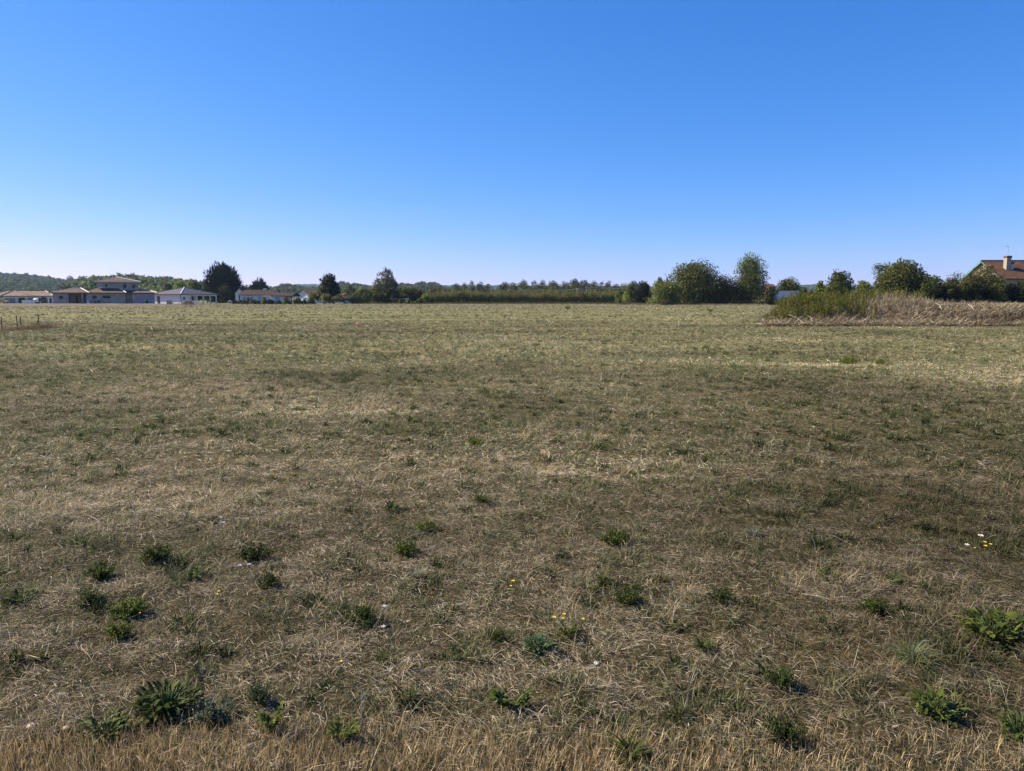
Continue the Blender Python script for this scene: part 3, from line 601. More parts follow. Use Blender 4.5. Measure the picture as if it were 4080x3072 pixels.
for px, w, tp, D, pal, lb in [(3118, 70, 1181, 170, 'DK+OLV', "dark olive bush hiding the left foot of the caravan"), (3172, 60, 1184, 170, 'OLV+MD', "olive bush hiding the right foot of the caravan"), (3075, 60, 1190, 176, 'DK', "dark low bush under the tall bright tree"), (3245, 60, 1172, 165, 'BRN+DK', "brown green scrub bush right of the caravan"), (2600, 46, 1196, 183, 'GRY', "grey green bush at the foot of the dark cedar"),
                              (2652, 44, 1192, 168, 'BRN', "dry brown bush below the yellow green thicket"), (1660, 30, 1200, 206, 'MD', "low weedy bush at the orchard corner")]:
    shrub(px, w, tp, D, pal, lb)

# ------------------------------------------------------------------ hills and far woods
def instancer(name, pts, rot, scl, idx, protos_, label, kind='stuff', cat=None):
    """one object that repeats a few crowns over a wooded slope"""
    me = bpy.data.meshes.new(name); me.vertices.add(len(pts)); me.vertices.foreach_set("co", np.asarray(pts, np.float32).ravel())
    a = me.attributes.new("rz", 'FLOAT', 'POINT'); a.data.foreach_set("value", np.asarray(rot, np.float32))
    a = me.attributes.new("sc", 'FLOAT_VECTOR', 'POINT'); a.data.foreach_set("vector", np.asarray(scl, np.float32).ravel())
    a = me.attributes.new("ix", 'INT', 'POINT'); a.data.foreach_set("value", np.asarray(idx, np.int32))
    o = link(name, me); c2 = bpy.data.collections.new(name + "_source")
    for i, m_ in enumerate(protos_): c2.objects.link(bpy.data.objects.new("%s_source_%02d" % (name, i), m_))
    g = bpy.data.node_groups.new(name, 'GeometryNodeTree'); N = g.nodes; L = g.links
    g.interface.new_socket("Geometry", in_out='INPUT', socket_type='NodeSocketGeometry'); g.interface.new_socket("Geometry", in_out='OUTPUT', socket_type='NodeSocketGeometry')
    gi = N.new("NodeGroupInput"); go = N.new("NodeGroupOutput"); ip = N.new("GeometryNodeInstanceOnPoints")
    ci = N.new("GeometryNodeCollectionInfo"); ci.inputs[0].default_value = c2; ci.inputs["Separate Children"].default_value = True; ci.inputs["Reset Children"].default_value = True
    def at_(nm, ty):
        n_ = N.new("GeometryNodeInputNamedAttribute"); n_.data_type = ty; n_.inputs[0].default_value = nm; return n_.outputs[0]
    cx = N.new("ShaderNodeCombineXYZ"); L.new(at_("rz", 'FLOAT'), cx.inputs[2])
    ip.inputs["Pick Instance"].default_value = True
    L.new(gi.outputs[0], ip.inputs["Points"]); L.new(ci.outputs[0], ip.inputs["Instance"]); L.new(at_("ix", 'INT'), ip.inputs["Instance Index"])
    L.new(cx.outputs[0], ip.inputs["Rotation"]); L.new(at_("sc", 'FLOAT_VECTOR'), ip.inputs["Scale"]); L.new(ip.outputs[0], go.inputs[0])
    md = o.modifiers.new("scatter", 'NODES'); md.node_group = g
    return tag(o, label, cat, kind=kind)
wt = []
for k, pal in enumerate([MD, DK, MD + LT, LT, OLV + MD]):
    V, Fc, C, Cc = crown(1, .9, 420, .13, pal, 'dome', 1, 'leaf', 14, .0, .5, .0); wt.append(fast_mesh('wood_crown', V, Fc, M['leaf'], C))
hill_m = plain("hill_soil", (.10, .11, .055), .95, .2, .02)
def hill(name, D0, D1, prof, label, tree_h=9, sp=8, wood=True, wlabel='', exp=.8, lo=0, wood_lo=0.0, mat=None, dens=1.0, ixs=(0, 1, 2, 3, 4), crownw=9):
    """slope rising from D0 to its crest at D1; prof gives the skyline (px, py) of the tree tops"""
    pxs = [p for p, _ in prof]; pys = [q for _, q in prof]
    def hz(x, y):
        px = CX + x / y * F * .9925
        crest = np.interp(px, pxs, [Z(q, D1) - (tree_h if wood else 0) for q in pys])
        t = (y - D0) / (D1 - D0); back = np.clip((y - D1) / (.5 * (D1 - D0) + 200), 0, 1)
        return np.maximum(crest, -3) * np.clip(t, 0, 1) ** exp * (1 - back ** 2) - 1.2 * (t < 0.01)
    us = np.linspace(pxs[0], pxs[-1], 90); yy = np.concatenate([np.linspace(D0, D1, 22), np.linspace(D1 + 30, D1 + .5 * (D1 - D0) + 200, 7)])
    U, Y = np.meshgrid(us, yy); Xx = (U - CX) / F / .9925 * Y; Zz = hz(Xx, Y)
    nx, ny = 90, len(yy); I, J = np.meshgrid(np.arange(nx - 1), np.arange(ny - 1)); q = (J * nx + I).ravel()
    V = np.stack([Xx.ravel(), Y.ravel(), Zz.ravel()], 1)
    tag(link(name, fast_mesh(name, V, np.stack([q, q + 1, q + nx + 1, q + nx], 1), mat or hill_m, None, True)), label, kind='structure')
    if wood:
        w0, w1 = (pxs[0] - CX) / F * D1, (pxs[-1] - CX) / F * D1
        n = int(abs(w1 - w0) * (D1 - D0) / sp ** 2 * dens * .8)
        y = rng.uniform(D0 + (D1 - D0) * wood_lo, D1 + 15, n); u = rng.uniform(pxs[0], pxs[-1], n); x = (u - CX) / F / .9925 * y
        z = hz(x, y) - tree_h * .08
        s = rng.uniform(.75, 1.25, n)
        instancer("wood", np.stack([x, y, z], 1), rng.uniform(0, 6.28, n), np.stack([s * crownw, s * crownw, s * tree_h * rng.uniform(.85, 1.25, n)], 1), np.array(ixs)[rng.integers(0, len(ixs), n)], wt, wlabel, cat="wood")
    return hz
hill("hill", 900, 1500, [(-300, 1074), (0, 1079), (60, 1083), (120, 1087), (180, 1093), (215, 1095), (240, 1103), (260, 1107), (330, 1107), (400, 1130), (520, 1190)], "long wooded hill at the far left", 13, 8, wlabel="blue green wood covering the long hill at the far left", ixs=(0, 1, 1, 2), crownw=13)
hill("hill", 480, 760, [(285, 1188), (305, 1150), (330, 1118), (360, 1104), (400, 1096), (450, 1092), (500, 1089), (560, 1091), (620, 1093), (660, 1098), (720, 1102), (780, 1108), (830, 1118), (880, 1130), (960, 1160), (1050, 1188)], "nearer wooded rise behind the grey house", 11, 8, wlabel="green wood on the rise behind the unfinished grey house", ixs=(0, 1, 2, 3, 4, 2), crownw=10)
hill("hill", 2200, 4300, [(1080, 1150), (1120, 1137), (1200, 1130), (1300, 1131), (1400, 1134), (1600, 1137), (1750, 1135), (1850, 1133), (2000, 1135), (2200, 1139), (2700, 1139), (3100, 1138), (3180, 1133), (3240, 1131), (3300, 1132), (3600, 1137)], "distant blue ridge on the horizon", 14, 26, wlabel="blue woodland on the distant ridge of the horizon", crownw=34, ixs=(0, 1))
hill("hill", 700, 1250, [(900, 1146), (940, 1135), (980, 1141), (1060, 1140), (1130, 1138), (1200, 1134), (1260, 1138), (1340, 1142), (1450, 1150)], "gentle far slope behind the blue shuttered house", 7, 16, wlabel="scattered hedges and small trees on the far slope behind the blue shuttered house", ixs=(0, 2, 4), crownw=8)
hill("hill", 800, 1150, [(1100, 1150), (1130, 1131), (1155, 1127), (1190, 1127), (1210, 1136), (1240, 1150)], "small wooded knoll right of the carport roof", 11, 9, wlabel="dark wood on the small knoll above the carport roof", ixs=(0, 1), crownw=11)
hill("hill", 900, 1500, [(1290, 1140), (1320, 1124), (1350, 1121), (1380, 1119), (1410, 1126), (1440, 1127), (1480, 1138), (1540, 1150)], "wooded hill behind the magnolia and the pale willow", 12, 11, wlabel="blue green wood on the hill behind the magnolia", ixs=(0, 1), crownw=13)
hill("hill", 850, 1400, [(1500, 1140), (1590, 1125), (1640, 1126), (1700, 1120), (1745, 1124), (1765, 1134), (1800, 1150)], "wooded hill between the birches and the orchard", 12, 11, wlabel="blue green wood on the hill left of the orchard skyline", ixs=(0, 1), crownw=13)

# two pointed slate roofs of a manor on the left hill
for px, w, top, base, lb in [(279, 22, 1096, 1110, "wide pointed slate tower roof on the left hill's skyline"), (319, 13, 1097, 1110, "narrow pointed slate tower roof on the left hill's skyline, right of the wide one")]:
    D = 1480; p = at(px, base + 8, D); W = w * D / F; H = Z(top, D) - p.z
    t = thing('manor_tower', lb, "tower", p)
    b = MB(); b.box(-W * .36, -W * .36, -6, W * .36, W * .36, H * .45); b.build('wall', M['render_cream'], t)
    b = MB(); z0 = H * .45
    for k in range(4):
        a0, a1 = math.pi / 4 + k * math.pi / 2, math.pi / 4 + (k + 1) * math.pi / 2; R_ = W * .70
        b.poly([(R_ * math.cos(a0), R_ * math.sin(a0), z0), (R_ * math.cos(a1), R_ * math.sin(a1), z0), (R_ * .35 * math.cos(a1), R_ * .35 * math.sin(a1), H * .8), (R_ * .35 * math.cos(a0), R_ * .35 * math.sin(a0), H * .8)])
        b.poly([(R_ * .35 * math.cos(a0), R_ * .35 * math.sin(a0), H * .8), (R_ * .35 * math.cos(a1), R_ * .35 * math.sin(a1), H * .8), (0, 0, H)])
    b.build('roof', M['tower'], t)

HAZE = .00008
# ------------------------------------------------------------------ buildings
def wall(mb, x0, x1, y, h, th=.25, holes=(), z0=0.0):
    """wall along x at depth y..y+th with openings (xa, xb, za, zb)"""
    cuts = sorted(set([x0, x1] + [c for hle in holes for c in hle[:2]]))
    for a, b in zip(cuts[:-1], cuts[1:]):
        if b - a < 1e-4: continue
        hs = sorted([(hh[2], hh[3]) for hh in holes if hh[0] <= a + 1e-6 and hh[1] >= b - 1e-6]); z = z0
        for za, zb in hs:
            if za > z: mb.box(a, y, z, b, y + th, za)
            z = zb
        if z < h: mb.box(a, y, z, b, y + th, h)
    return mb
def opening(root, xa, xb, za, zb, y, frame, pane, th=.25, bars=0, name='window', sill=None):
    w = MB(); f = .07; yy = y + .09
    w.box(xa, yy, za, xa + f, yy + .06, zb).box(xb - f, yy, za, xb, yy + .06, zb).box(xa + f, yy, zb - f, xb - f, yy + .06, zb).box(xa + f, yy, za, xb - f, yy + .06, za + f)
    for k in range(bars):
        x = xa + (xb - xa) * (k + 1) / (bars + 1); w.box(x - .03, yy, za + f, x + .03, yy + .06, zb - f)
    o = w.build(name, frame, root)
    MB().box(xa + .02, yy + .02, za + .02, xb - .02, yy + .035, zb - .02).build('pane', pane, o)
    if sill: MB().box(xa - .08, y - .05, za - .09, xb + .08, y + .09, za - .003).build('sill', sill, o)
    return o
def roof_hip(root, x0, x1, y0, y1, ze, zr, rx0, rx1, mat, ry=None, th=.14, name='roof', cap=None, caps=(0, 1, 2, 3), edge=None):
    """hipped roof: eaves rectangle, ridge from rx0 to rx1 at depth ry"""
    ry = (y0 + y1) / 2 if ry is None else ry
    b = MB(); e = [(x0, y0, ze), (x1, y0, ze), (x1, y1, ze), (x0, y1, ze)]; r0, r1 = (rx0, ry, zr), (rx1, ry, zr)
    if rx1 - rx0 > .05:
        b.poly([e[0], e[1], r1, r0]).poly([e[2], e[3], r0, r1])
    else:
        b.poly([e[0], e[1], r0]).poly([e[2], e[3], r0]); r1 = r0
    b.poly([e[1], e[2], r1]).poly([e[3], e[0], r0])
    n = len(b.v); 
    lo = [(p[0], p[1], p[2] - th) for p in e]
    for i in range(4): b.poly([e[i], lo[i], lo[(i + 1) % 4], e[(i + 1) % 4]])
    b.poly(lo[::-1])
    o = b.build(name, mat, root)
    if cap:
        c = MB()
        segs = [(e[0], r0), (e[1], r1), (e[2], r1), (e[3], r0)]
        for i in caps: c.tube([Vector(segs[i][0]) + Vector((0, 0, .03)), Vector(segs[i][1]) + Vector((0, 0, .03))], .13, 6)
        if rx1 - rx0 > .05: c.tube([Vector(r0) + Vector((0, 0, .03)), Vector(r1) + Vector((0, 0, .03))], .13, 6)
        c.build('ridge_tiles', cap, o)
    if edge:
        g = MB(); t_ = .14
        g.box(x0 - .1, y0 - .12, ze - th - .04, x1 + .1, y0 - .004, ze - .01).box(x1 + .004, y0 - .1, ze - th - .04, x1 + .12, y1 + .1, ze - .01).box(x0 - .12, y0 - .1, ze - th - .04, x0 - .004, y1 + .1, ze - .01)
        g.build('gutter', edge, root)
    return o
def roof_gable(root, x0, x1, y0, y1, ze, zr, mat, along='x', th=.14, name='roof', edge=None):
    b = MB()
    if along == 'x':
        ym = (y0 + y1) / 2; A = [(x0, y0, ze), (x1, y0, ze), (x1, ym, zr), (x0, ym, zr), (x1, y1, ze), (x0, y1, ze)]
    else:
        xm = (x0 + x1) / 2; A = [(x0, y1, ze), (x0, y0, ze), (xm, y0, zr), (xm, y1, zr), (x1, y0, ze), (x1, y1, ze)]
    d = lambda p: (p[0], p[1], p[2] - th)
    b.poly([A[0], A[1], A[2], A[3]]).poly([A[3], A[2], A[4], A[5]])
    b.poly([d(A[3]), d(A[2]), d(A[1]), d(A[0])]).poly([d(A[5]), d(A[4]), d(A[2]), d(A[3])])
    for p, q_ in ((0, 1), (1, 2), (2, 4), (4, 5), (5, 3), (3, 0)): b.poly([A[p], d(A[p]), d(A[q_]), A[q_]])
    return b.build(name, mat, root)

# rank grass and brush under the orchard and along the hedges
n = 60000; px_ = rng.uniform(1400, 3060, n); px_ = np.where(rng.uniform(0, 1, n) < .6, rng.uniform(1640, 2500, n), px_); y = rng.uniform(206, 240, n); y = np.where(px_ > 2480, rng.uniform(170, 180, n), y); x = (px_ - CX) / F * .9925 * y
V, Fo, C = blades(np.stack([x, y, gz(x, y)], 1), rng.uniform(0, 6.28, n), rng.uniform(.2, .8, n) * np.where(y > 232, 2.2, 1), np.full(n, .12), rng.uniform(0, .7, n), rng.uniform(0, .5, n), pick(np.array([(.05, .06, .018), (.036, .045, .014), (.07, .075, .024), (.12, .10, .05)]), n), 1)
tag(link('undergrowth', fast_mesh('undergrowth', V, Fo, M['leaf'], C)), "rank dark grass and brush under the orchard rows and garden trees", "undergrowth", kind='stuff')
n = 5000; px_ = rng.uniform(2480, 3060, n); y = rng.uniform(166, 173, n); x = (px_ - CX) / F * .9925 * y
V, Fo, C = blades(np.stack([x, y, gz(x, y)], 1), rng.uniform(0, 6.28, n), rng.uniform(.15, .6, n), np.full(n, .07), rng.uniform(0, .7, n), rng.uniform(0, .5, n), pick(np.array([(.36, .29, .19), (.28, .22, .14), (.20, .19, .09)]), n), 1)
tag(link('dry_grass', fast_mesh('dry_grass', V, Fo, M['leaf'], C)), "pale dry grass fringe at the foot of the walnut thicket", "dry grass", kind='stuff')
# ---- the unfinished grey house
D = 180.0; k = D / F * .9925; P0 = 211
g0 = 0.22
t = thing('unfinished_house', "large unfinished grey rendered house with brown hip roofs and a set-back upper storey", "house", (X(P0, 175), 175, g0), math.radians(27))
def face(px0, D0, rz_):
    """local x on a front that starts at px0, distance D0, and is turned by rz_"""
    x0, y0, c, s_ = X(px0, D0), D0, math.cos(rz_), math.sin(rz_)
    def f(px):
        m = X(px, 1.0); return (m * y0 - x0) / (c - m * s_)
    return f
u = face(P0, 175, math.radians(27))
zz = lambda py: Z(py, D) - g0
H1 = zz(1168.5)
b = MB()
wins = [(235, 251.5, 1190.5, 1179.5), (368, 386, 1189.5, 1178), (409, 441, 1189, 1177.5)]
hl = lambda w: (u(w[0]), u(w[1]), zz(w[2]), zz(w[3]))
wall(b, u(211), u(273), 0, H1, .25, [hl(wins[0])]); b.box(u(211), .25, 0, u(211) + .25, 10, H1)
b.box(u(273) - .25, .25, 0, u(273), 3.2, H1)
wall(b, u(273) - .25, u(345) + .25, 3.2, H1, .25, [(u(297), u(305.5), 0, zz(1179)), (u(316), u(326), zz(1195), zz(1183)), (u(331), u(340), zz(1195), zz(1183))])
b.box(u(345), .25, 0, u(345) + .25, 3.2, H1); wall(b, u(345), u(497), 0, H1, .25, [hl(wins[1]), hl(wins[2])])
b.box(u(497) - .25, .25, 0, u(497), 1.2, H1); wall(b, u(497) - .25, u(534), 1.2, H1, .25)
b.box(u(211) + .25, 10, 0, u(617), 10.25, H1)
# dividing walls inside keep the empty rooms dark
b.box(u(390), .25, 0, u(390) + .2, 10, H1).box(u(255), 3.6, 0, u(255) + .2, 10, H1).box(u(211) + .3, 5, 0, u(533), 5.2, H1)
b.box(u(211), .26, H1 - .12, u(533), 9.9, H1 - .01)
b.build('ground_floor_wall', M['render_grey'], t)
blockmat, bt, bo = new_mat("bare_blockwork"); N = bt.nodes; L = bt.links
br = N.new("ShaderNodeTexBrick"); br.inputs["Scale"].default_value = 1; br.inputs["Brick Width"].default_value = .5; br.inputs["Row Height"].default_value = .25; br.inputs["Mortar Size"].default_value = .02
br.inputs["Color1"].default_value = (.30, .27, .28, 1); br.inputs["Color2"].default_value = (.40, .37, .37, 1); br.inputs["Mortar"].default_value = (.22, .20, .20, 1)
mp = N.new("ShaderNodeMapping"); mp.inputs["Rotation"].default_value = (math.radians(90), 0, 0); tc = N.new("ShaderNodeTexCoord"); L.new(tc.outputs["Object"], mp.inputs[0]); L.new(mp.outputs[0], br.inputs["Vector"])
pb = N.new("ShaderNodeBsdfPrincipled"); pb.inputs["Roughness"].default_value = .95; L.new(br.outputs["Color"], pb.inputs["Base Color"]); L.new(pb.outputs[0], bo.inputs[0])
b = MB(); b.box(u(534), -1.5, 0, u(616), -1.25, H1).box(u(534), -1.25, 0, u(534) + .25, 10, H1).box(u(616) - .25, -1.25, 0, u(616), 10, H1)
b.build('garage_wall', blockmat, t)
b = MB()
for px in (497.5, 532, 580): b.tube([(u(px), -.15 if px < 520 else -1.65, 0.02), (u(px), -.15 if px < 520 else -1.65, H1)], .06, 6)
b.build('downpipe', M['fascia'], t)
MB().tube([(u(328), -.1, 0), (u(328), -.1, H1)], .2, 12).build('porch_column', M['render_grey'], t)
MB().box(u(341.5), .4, 0, u(346) - .02, .62, H1).build('porch_post', M['yellow_post'], t)
for w in wins: opening(t, *hl(w), 0, M['dark'], M['dark'])  # no glass here: matte dark panes paint in the darkness of the rooms behind
MB().box(u(297), 3.3, 0, u(305.5), 3.36, zz(1179)).build('door', M['dark'], t)
ov = .5
roof_hip(t, u(211) - ov * 1.5, u(357), -ov, 10.4, H1 + .16, zz(1147), u(283), u(318), M['tile_brown'], cap=M['ridge'], caps=(1,), edge=M['gutter_dark'])
roof_hip(t, u(345) - ov, u(505), -ov + .02, 10.42, H1 + .165, zz(1143.5), u(393), u(470), M['tile_brown'], cap=M['ridge'], caps=(1,), edge=M['gutter_dark'])
roof_hip(t, u(526), u(628), -2.1, 10.3, H1 + .17, zz(1152), u(565), u(578), M['tile_brown'], cap=M['ridge'], caps=(1,), edge=M['gutter_dark'])
roof_gable(t, u(470), u(575), 1.0, 10.0, H1 + .1, zz(1150), M['tile_brown'], 'x', name='link_roof')
D2 = 184.0; z2 = lambda py: Z(py, D2) - g0; y2 = 4.0
_o = Vector((X(P0, 175), 175, 0)) + Vector((-math.sin(math.radians(27)) * y2, math.cos(math.radians(27)) * y2, 0))
def u2(px):
    m = X(px, 1.0); c, s_ = math.cos(math.radians(27)), math.sin(math.radians(27)); return (m * _o.y - _o.x) / (c - m * s_)
b = MB(); uw = [(422, 430.5, 1142, 1133.5), (495, 506.5, 1146.5, 1133), (529.5, 541, 1147.5, 1134)]
h2 = lambda w: (u2(w[0]), u2(w[1]), z2(w[2]), z2(w[3]))
wall(b, u2(390), u2(553), y2, z2(1124), .25, [h2(w) for w in uw], z0=H1); b.box(u2(390), y2 + .25, H1, u2(390) + .25, y2 + 7, z2(1124)).box(u2(553) - .25, y2 + .25, H1, u2(553), y2 + 7, z2(1124))
b.box(u2(390) + .25, y2 + 7, H1, u2(553) - .25, y2 + 7.25, z2(1124)).box(u2(390) + .25, y2 + 3, H1, u2(553) - .25, y2 + 3.2, z2(1124) - .01)
b.build('upper_wall', M['render_grey'], t)
for w in uw: opening(t, *h2(w), y2, M['dark'], M['dark'])  # upper openings likewise: dark sheets stand in for the unlit rooms, not glazing
roof_hip(t, u2(379), u2(563), y2 - .75, y2 + 8, z2(1124) + .15, z2(1102), u2(466), u2(466), M['tile_brown'], cap=M['ridge'], caps=(1,), edge=M['fascia'])
b = MB(); b.box(u(393), 2.4, zz(1146), u(409), 3.2, zz(1143.5)).build('roof_flashing', M['zinc'], t)
def at_front(px, dy):
    r_ = Matrix.Rotation(math.radians(27), 3, 'Z') @ Vector((u(px), dy, 0)); return Vector((X(211, 175), 175, .22)) + r_
for px, s, lb in [(381, .7, "small pale air conditioner unit standing against the grey house wall"), (395.5, 1.0, "larger pale air conditioner unit beside the smaller one at the grey house")]:
    a = thing('air_conditioner', lb, "air conditioner", at_front(px, -.55), math.radians(27))
    MB().box(-.5 * s, -.16, .08, .5 * s, .16, .08 + .95 * s).build('casing', M['render_cream'], a)
    MB().tube([(-.12 * s, -.17, .1 + .5 * s), (-.12 * s, -.2, .1 + .5 * s)], .32 * s, 14).build('fan_grille', M['dark'], a)
    MB().box(-.4 * s, -.12, 0, -.3 * s, .12, .077).box(.3 * s, -.12, 0, .4 * s, .12, .077).build('foot', M['dark'], a)
a = thing('cement_box', "white box standing at the right of the grey house's porch", "box", at_front(350.5, -.4), math.radians(27)); MB().box(-.24, -.2, 0, .24, .2, .8).build('body', M['white_paint'], a); MB().box(-.27, -.23, .803, .27, .23, .86).build('lid', M['white_paint'], a)

# ---- white bungalow with slate roof, corner towards us
Dc = 208.0; a_ = math.radians(62); L1, L2, hw = 21.5, 9.4, None
t = thing('bungalow', "white bungalow with dark slate hip roof and an open columned porch", "house", (X(721, Dc), Dc, 0), a_)
# local axes: +x along the long porch side, +y along the short side (to the left-back)
H = Z(1173.5, Dc) - .02
t.rotation_euler = (0, 0, a_)
kx = 2833 / Dc
def along(px):   # distance along the long side whose screen position is px
    lo, hi = 0.0, 60.0
    for _ in range(50):
        m = (lo + hi) / 2; x = X(721, Dc) + m * math.cos(a_); y = Dc + m * math.sin(a_)
        if CX + x / y * F * .9925 < px: lo = m
        else: hi = m
    return lo
def along2(px):
    lo, hi = 0.0, 40.0
    for _ in range(50):
        m = (lo + hi) / 2; x = X(721, Dc) - m * math.sin(a_); y = Dc + m * math.cos(a_)
        if CX + x / y * F * .9925 > px: lo = m
        else: hi = m
    return lo
L1 = along(881); L2 = along2(622)
b = MB(); pa = along(776)
wall(b, 0, pa, 0, H, .25, [(along(728.5), along(735.5), 1.15, 2.05), (along(749), along(757), 1.15, 2.05)])
b.box(0, .25, 0, .25, L2, H).box(.25, L2 - .25, 0, L1 - 7, L2, H)
b.box(pa - .25, .25, 0, pa, 2.6, H)
wall(b, pa - .25, along(830), 2.6, H, .25, [(along(780), along(789), 0, 2.2), (along(806), along(814), 0, 2.2)])
b.box(along(830) - .25, 2.85, 0, along(830), L2 - .25, H)
b.box(pa, 0, H - .35, L1, .25, H)      # lintel over the porch
b.box(L1 - .25, .25, H - .35, L1, L2, H)
b.box(.25, .25, H - .1, L1 - .3, L2 - .3, H - .01)
b.build('wall', M['render_white'], t)
for px in (801.5, 828.5, 856, 881):
    x = min(along(px), L1 - .13); MB().box(x - .14, .02, 0, x + .14, .24, H - .352).build('porch_column', M['render_white'], t)
MB().box(-.28, .0, .5, -.26, .01, .51)
for xa, xb in [(along(728.5), along(735.5)), (along(749), along(757))]: opening(t, xa, xb, 1.15, 2.05, 0, M['dark'], M['pane'])
for xa, xb in [(along(780), along(789)), (along(806), along(814))]: opening(t, xa, xb, 0.01, 2.2, 2.6, M['dark'], M['pane'], name='patio_door')
# door in the short left wall (local x = 0 plane)
ya, yb = along2(658), along2(647.5); MB().box(-.04, ya, .05, .0 - .003, yb, 2.25).build('door', M['dark'], t)
roof_hip(t, -.45, L1 + .45, -.45, L2 + .45, H + .17, Z(1144.5, 213), L2 / 2 - .3, L1 - L2 * .75, M['slate'], cap=M['slate'], edge=None)
c = MB(); c.tube([(-.45, -.45, H + .2), (L2 / 2 - .3, L2 / 2, Z(1144.5, 213) + .03)], .16, 6).build('hip_flashing', M['zinc'], t)
g = MB(); g.box(-.57, -.57, H - .01, L1 + .5, -.454, H + .16).box(-.57, -.45, H - .01, -.454, L2 + .5, H + .16).build('gutter', M['gutter_dark'], t)
MB().box(-.16, -.16, 0, -.06, -.06, H).build('downpipe', M['gutter_dark'], t)
for fx, fy in ((2.5, .22), (8.5, .4)):
    zr = H + .17 + (Z(1144.5, 213) - H - .17) * fy; MB().tube([(fx, -.45 + (L2 / 2 + .45) * fy, zr - .1), (fx, -.45 + (L2 / 2 + .45) * fy, zr + .45)], .09, 6).build('roof_vent', M['zinc'], t)
MB().box(-4.5, -.8, 0, -.01, L2 + .3, .12)
o = MB().box(0, 0, 0, 8, .12, .12).build('beam', M['white_paint'], None, (X(680, 196), 196, .62)); o.scale = (X(722, 196) * 1 - X(680, 196), 0, 0); 
o.scale = ((X(721, 196) - X(680, 196)) / 8, 1, 1.6)
tag(o, "long bright white beam lying in front of the bungalow's left wall", "beam")
a = thing('trestle', "two rough trestles carrying the white beam by the bungalow", "trestle", (X(700, 196), 196, 0))
for s in (-1, 1):
    MB().beam((s * .9 - .3, 0, 0), (s * .9, 0, .6), .07, .07).beam((s * .9 + .3, 0, 0), (s * .9, 0, .6), .07, .07).build('leg', M['wood'], a)
MB().beam((-.9, .12, .3), (.9, .12, .3), .05, .05).build('stretcher', M['wood'], a)
a = thing('brick_pallet', "small grey pallet of bricks at the bungalow's left wall", "pallet", (X(674, 197), 197, 0)); MB().box(-.6, -.4, .14, .6, .4, 1.0).build('bricks', M['concrete'], a); MB().box(-.6, -.4, 0, -.45, .4, .138).box(.45, -.4, 0, .6, .4, .138).build('pallet', M['wood'], a)

# ---- far left white house with tan roof
D = 235.0; P0 = 10; t = thing('white_house', "white house with tan tiled hip roof, garage door and arched porch at the far left", "house", (X(P0, 231), 231, 0), math.radians(30))
u = face(P0, 231, math.radians(30)); zz = lambda py: Z(py, D); H1 = zz(1181)
b = MB(); wall(b, 0, u(140), 0, H1, .25, [(u(19), u(60), 0, zz(1188.5)), (u(70), u(104), 0, zz(1186)), (u(108.5), u(140) - .5, 0, zz(1186))])
b.box(0, .25, 0, .25, 10, H1).box(u(62), .25, 0, u(62) + .2, 3, H1); wall(b, u(62) + .2, u(140), 2.6, H1, .25, [(u(71), u(97), 0, 2.2), (u(125), u(134), 0, 2.2)])
wall(b, u(140), u(214), .8, H1, .25, [(u(164), u(182), 0, 2.3)]); b.box(u(214) - .25, 1.05, 0, u(214), 11, H1).box(.25, 10.8, 0, u(214) - .25, 11, H1).box(.25, .3, H1 - .1, u(214) - .3, 10.8, H1 - .01)
b.build('wall', M['render_white'], t)
MB().box(u(19), .12, 0, u(60), .2, zz(1188.5)).build('garage_door', M['grey_wood'], t)
opening(t, u(71), u(97), .01, 2.2, 2.6, M['dark'], M['pane'], bars=2, name='patio_door'); opening(t, u(125), u(134), .01, 2.2, 2.6, M['dark'], M['pane'], name='patio_door'); opening(t, u(164), u(182), .01, 2.3, .8, M['dark'], M['pane'], bars=1, name='patio_door')
# curved heads of the two porch arches
b = MB()
for xa, xb in ((u(70), u(104)), (u(108.5), u(140) - .5)):
    zt = zz(1186); n = 8
    for i in range(n):
        s0, s1 = i / n, (i + 1) / n; f = lambda s: zt - .4 * (abs(2 * s - 1)) ** 3 - .02
        x0, x1 = xa + (xb - xa) * s0, xa + (xb - xa) * s1
        b.poly([(x0, .02, f(s0)), (x1, .02, f(s1)), (x1, .02, zt), (x0, .02, zt)])
b.build('arch_head', M['render_white'], t)
roof_hip(t, u(-60), u(216), .2, 11.8, H1 + .17, zz(1157.5), u(40), u(178), M['tile_tan'], cap=M['gutter_dark'], caps=(1,), edge=M['gutter_dark'])
# front wing: its hip end faces the field
b = MB(); xa, xb = u(5), u(143); xm = u(50); zr = zz(1157.5); ye = -.55
b.poly([(xa, ye, H1 + .18), (xb, ye, H1 + .18), (xm, 5.0, zr + .05)]).poly([(xb, ye, H1 + .18), (xb, 1.5, H1 + .18), (xm, 6.0, zr + .05), (xm, 5.0, zr + .05)]).poly([(xa, 6, H1 + .18), (xa, ye, H1 + .18), (xm, 5.0, zr + .05), (xm, 6.0, zr + .05)])
wg = b.build('wing_roof', M['tile_tan'], t); c = MB().tube([(xa, ye, H1 + .2), (xm, 5, zr + .08)], .14, 6).tube([(xb, ye, H1 + .2), (xm, 5, zr + .08)], .14, 6); c.build('ridge_tiles', M['gutter_dark'], wg)
MB().box(xa, ye - .13, H1 - .02, xb, ye - .003, H1 + .16).build('gutter', M['gutter_dark'], t)
def simple(name, label, cat, loc, parts_, rz=0):
    a = thing(name, label, cat, loc, rz)
    for nm, mb, mt in parts_: mb.build(nm, mt, a)
    return a
Dw = 226; x0 = X(86, Dw); W = X(152, Dw) - x0
simple('garden_wall', "low white garden wall in front of the far left house's porch", "wall", (x0, Dw, 0), [('wall', MB().box(0, 0, 0, W, .25, 1.0), M['render_white']), ('coping', MB().box(-.04, -.04, 1.003, W + .04, .29, 1.07), M['concrete'])])
